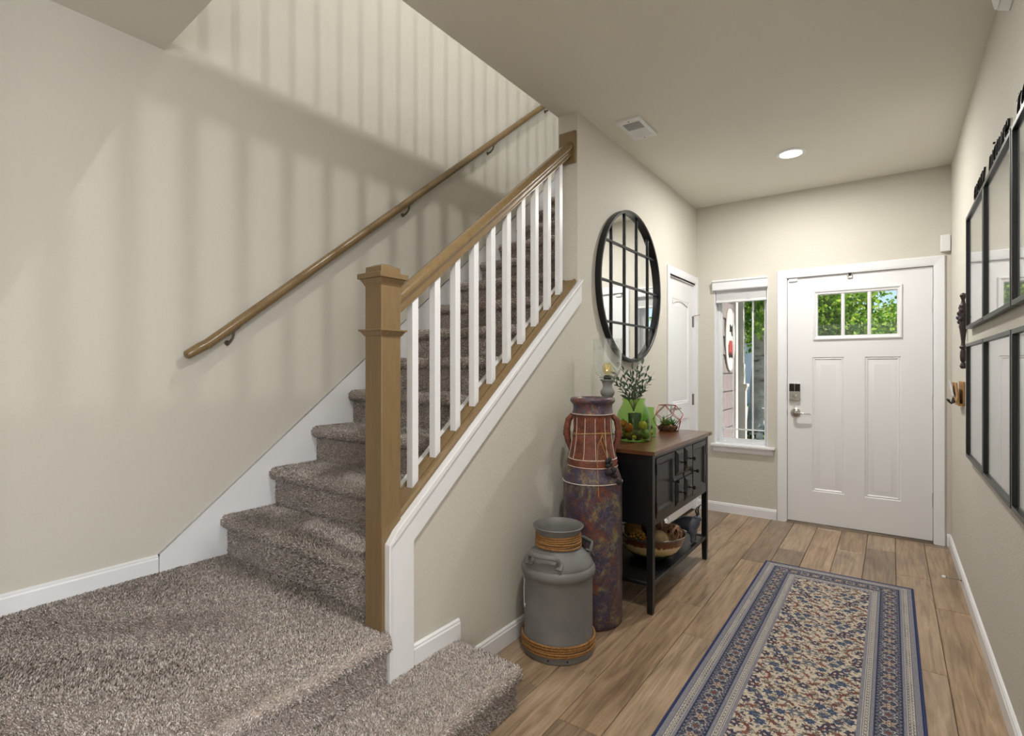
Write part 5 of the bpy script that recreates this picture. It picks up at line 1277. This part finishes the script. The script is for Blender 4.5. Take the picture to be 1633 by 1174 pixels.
clus = [c for c in clus if not (c[0] > -.22 and c[2] > 1.95) and not (abs(c[0]+1.85) < .35 and c[2] < 1.55)]
clus += [(rg.uniform(-1.95, -1.3), rg.uniform(7.5, 7.9), rg.uniform(1.5, 2.6), .22) for k in range(9)]
for (x, y, z, r_) in clus:
    for k in range(150):
        v = rg.randn(3); v /= np.linalg.norm(v); v *= r_*rg.rand()**.5
        pts.append((x+v[0], y+v[1], z+v[2]*.85))
leaves('foliage', pts, .065, M['treeleaf'], tr)
bt = root('street_tree', (1.2, 15.0, -.25), 'leafy green tree further off across the lawn', 'tree')
ob('trunk', MB().tube([(1.2, 15, -.3), (1.15, 15, 1.5), (1.1, 15, 3.0)], [.16, .13, .08], 12), M['birch'], bt, smooth=60)
pts = []
for k in range(60):
    v = rg.randn(3); v /= np.linalg.norm(v); v *= rg.rand()**.4
    c = (0.0+v[0]*2.6, 15+v[1]*1.6, 1.5+v[2]*.9)
    for q in range(60):
        w_ = rg.randn(3)*.28; pts.append((c[0]+w_[0], c[1]+w_[1], c[2]+w_[2]))
leaves('foliage', pts, .14, M['treeleaf'], bt)
for (x, y, z, r_, lab) in [(-1.62, 7.6, .12, .30, 'dark green and red shrub at the foot of the porch post'), (-1.25, 8.6, .1, .34, 'dark shrub in front of the birch trunk'), (-2.3, 9.2, .15, .4, 'dark leafy shrub left of the birch tree')]:
    s_ = root('shrub', (x, y, -.25), lab, 'shrub', 'shrubs by the porch')
    pts = []
    for k in range(420):
        v = rg.randn(3); v /= np.linalg.norm(v); v *= r_*rg.rand()**.35; pts.append((x+v[0], y+v[1], z+v[2]*1.1))
    leaves('foliage', pts, .06, M['shrubleaf'], s_)
    st2 = MB()
    for k in range(6): st2.tube([(x, y, -.25), (x+r_*.5*math.cos(k), y+r_*.5*math.sin(k), z)], [.012, .006], 6)
    ob('stems', st2, M['stem'], s_)
ob('planter_urn', MB().lathe([(0, -.25), (.07, -.25), (.075, -.2), (.03, -.15), (.028, .42), (.05, .50), (.085, .58), (.095, .72), (.105, .74), (.09, .74), (.08, .60), (0, .58)], (-1.32, 7.75, 0), 24), M['extwhite'], None, 'white pedestal planter urn outside the narrow window', 'planter', smooth=40)
# neighbour house across the way
nh = root('neighbour_house', (-4.5, 24, -.25), 'pale lap-sided neighbouring house with grey roof across the street', 'house')
lapm = simple('pale_lap_siding', srgb(206, 214, 228), .7)
lw = MB().box(-14, 9, 24.1, 32, -.25, 2.5); ob('house_body', lw, lapm, nh)
for k in range(14):
    z = -.2+.19*k
    ob('lap_board', MB().prism([(24.1, z), (24.075, z), (24.098, z+.19), (24.1, z+.19)], 'x', -14, 9), lapm, nh)
ob('roof', MB().prism([(23.6, 2.45), (28, 3.35), (32.4, 2.45), (32.4, 2.35), (23.6, 2.35)], 'x', -14.5, 9.5), simple('grey_shingle_roof', srgb(120, 118, 122), .9, var=.2, vscale=3), nh)
for x in (-10.5, -6.6, -2.4, 3.0, 6.2):
    wn = ob('window', ring(MB(), x-.6, x+.6, .9, 2.3, .09, 24.02, 24.09), M['extwhite'], nh)
    ob('pane', MB().box(x-.52, x+.52, 24.05, 24.07, .98, 2.22), simple('dark_window_glass', srgb(60, 72, 92), .1), wn)
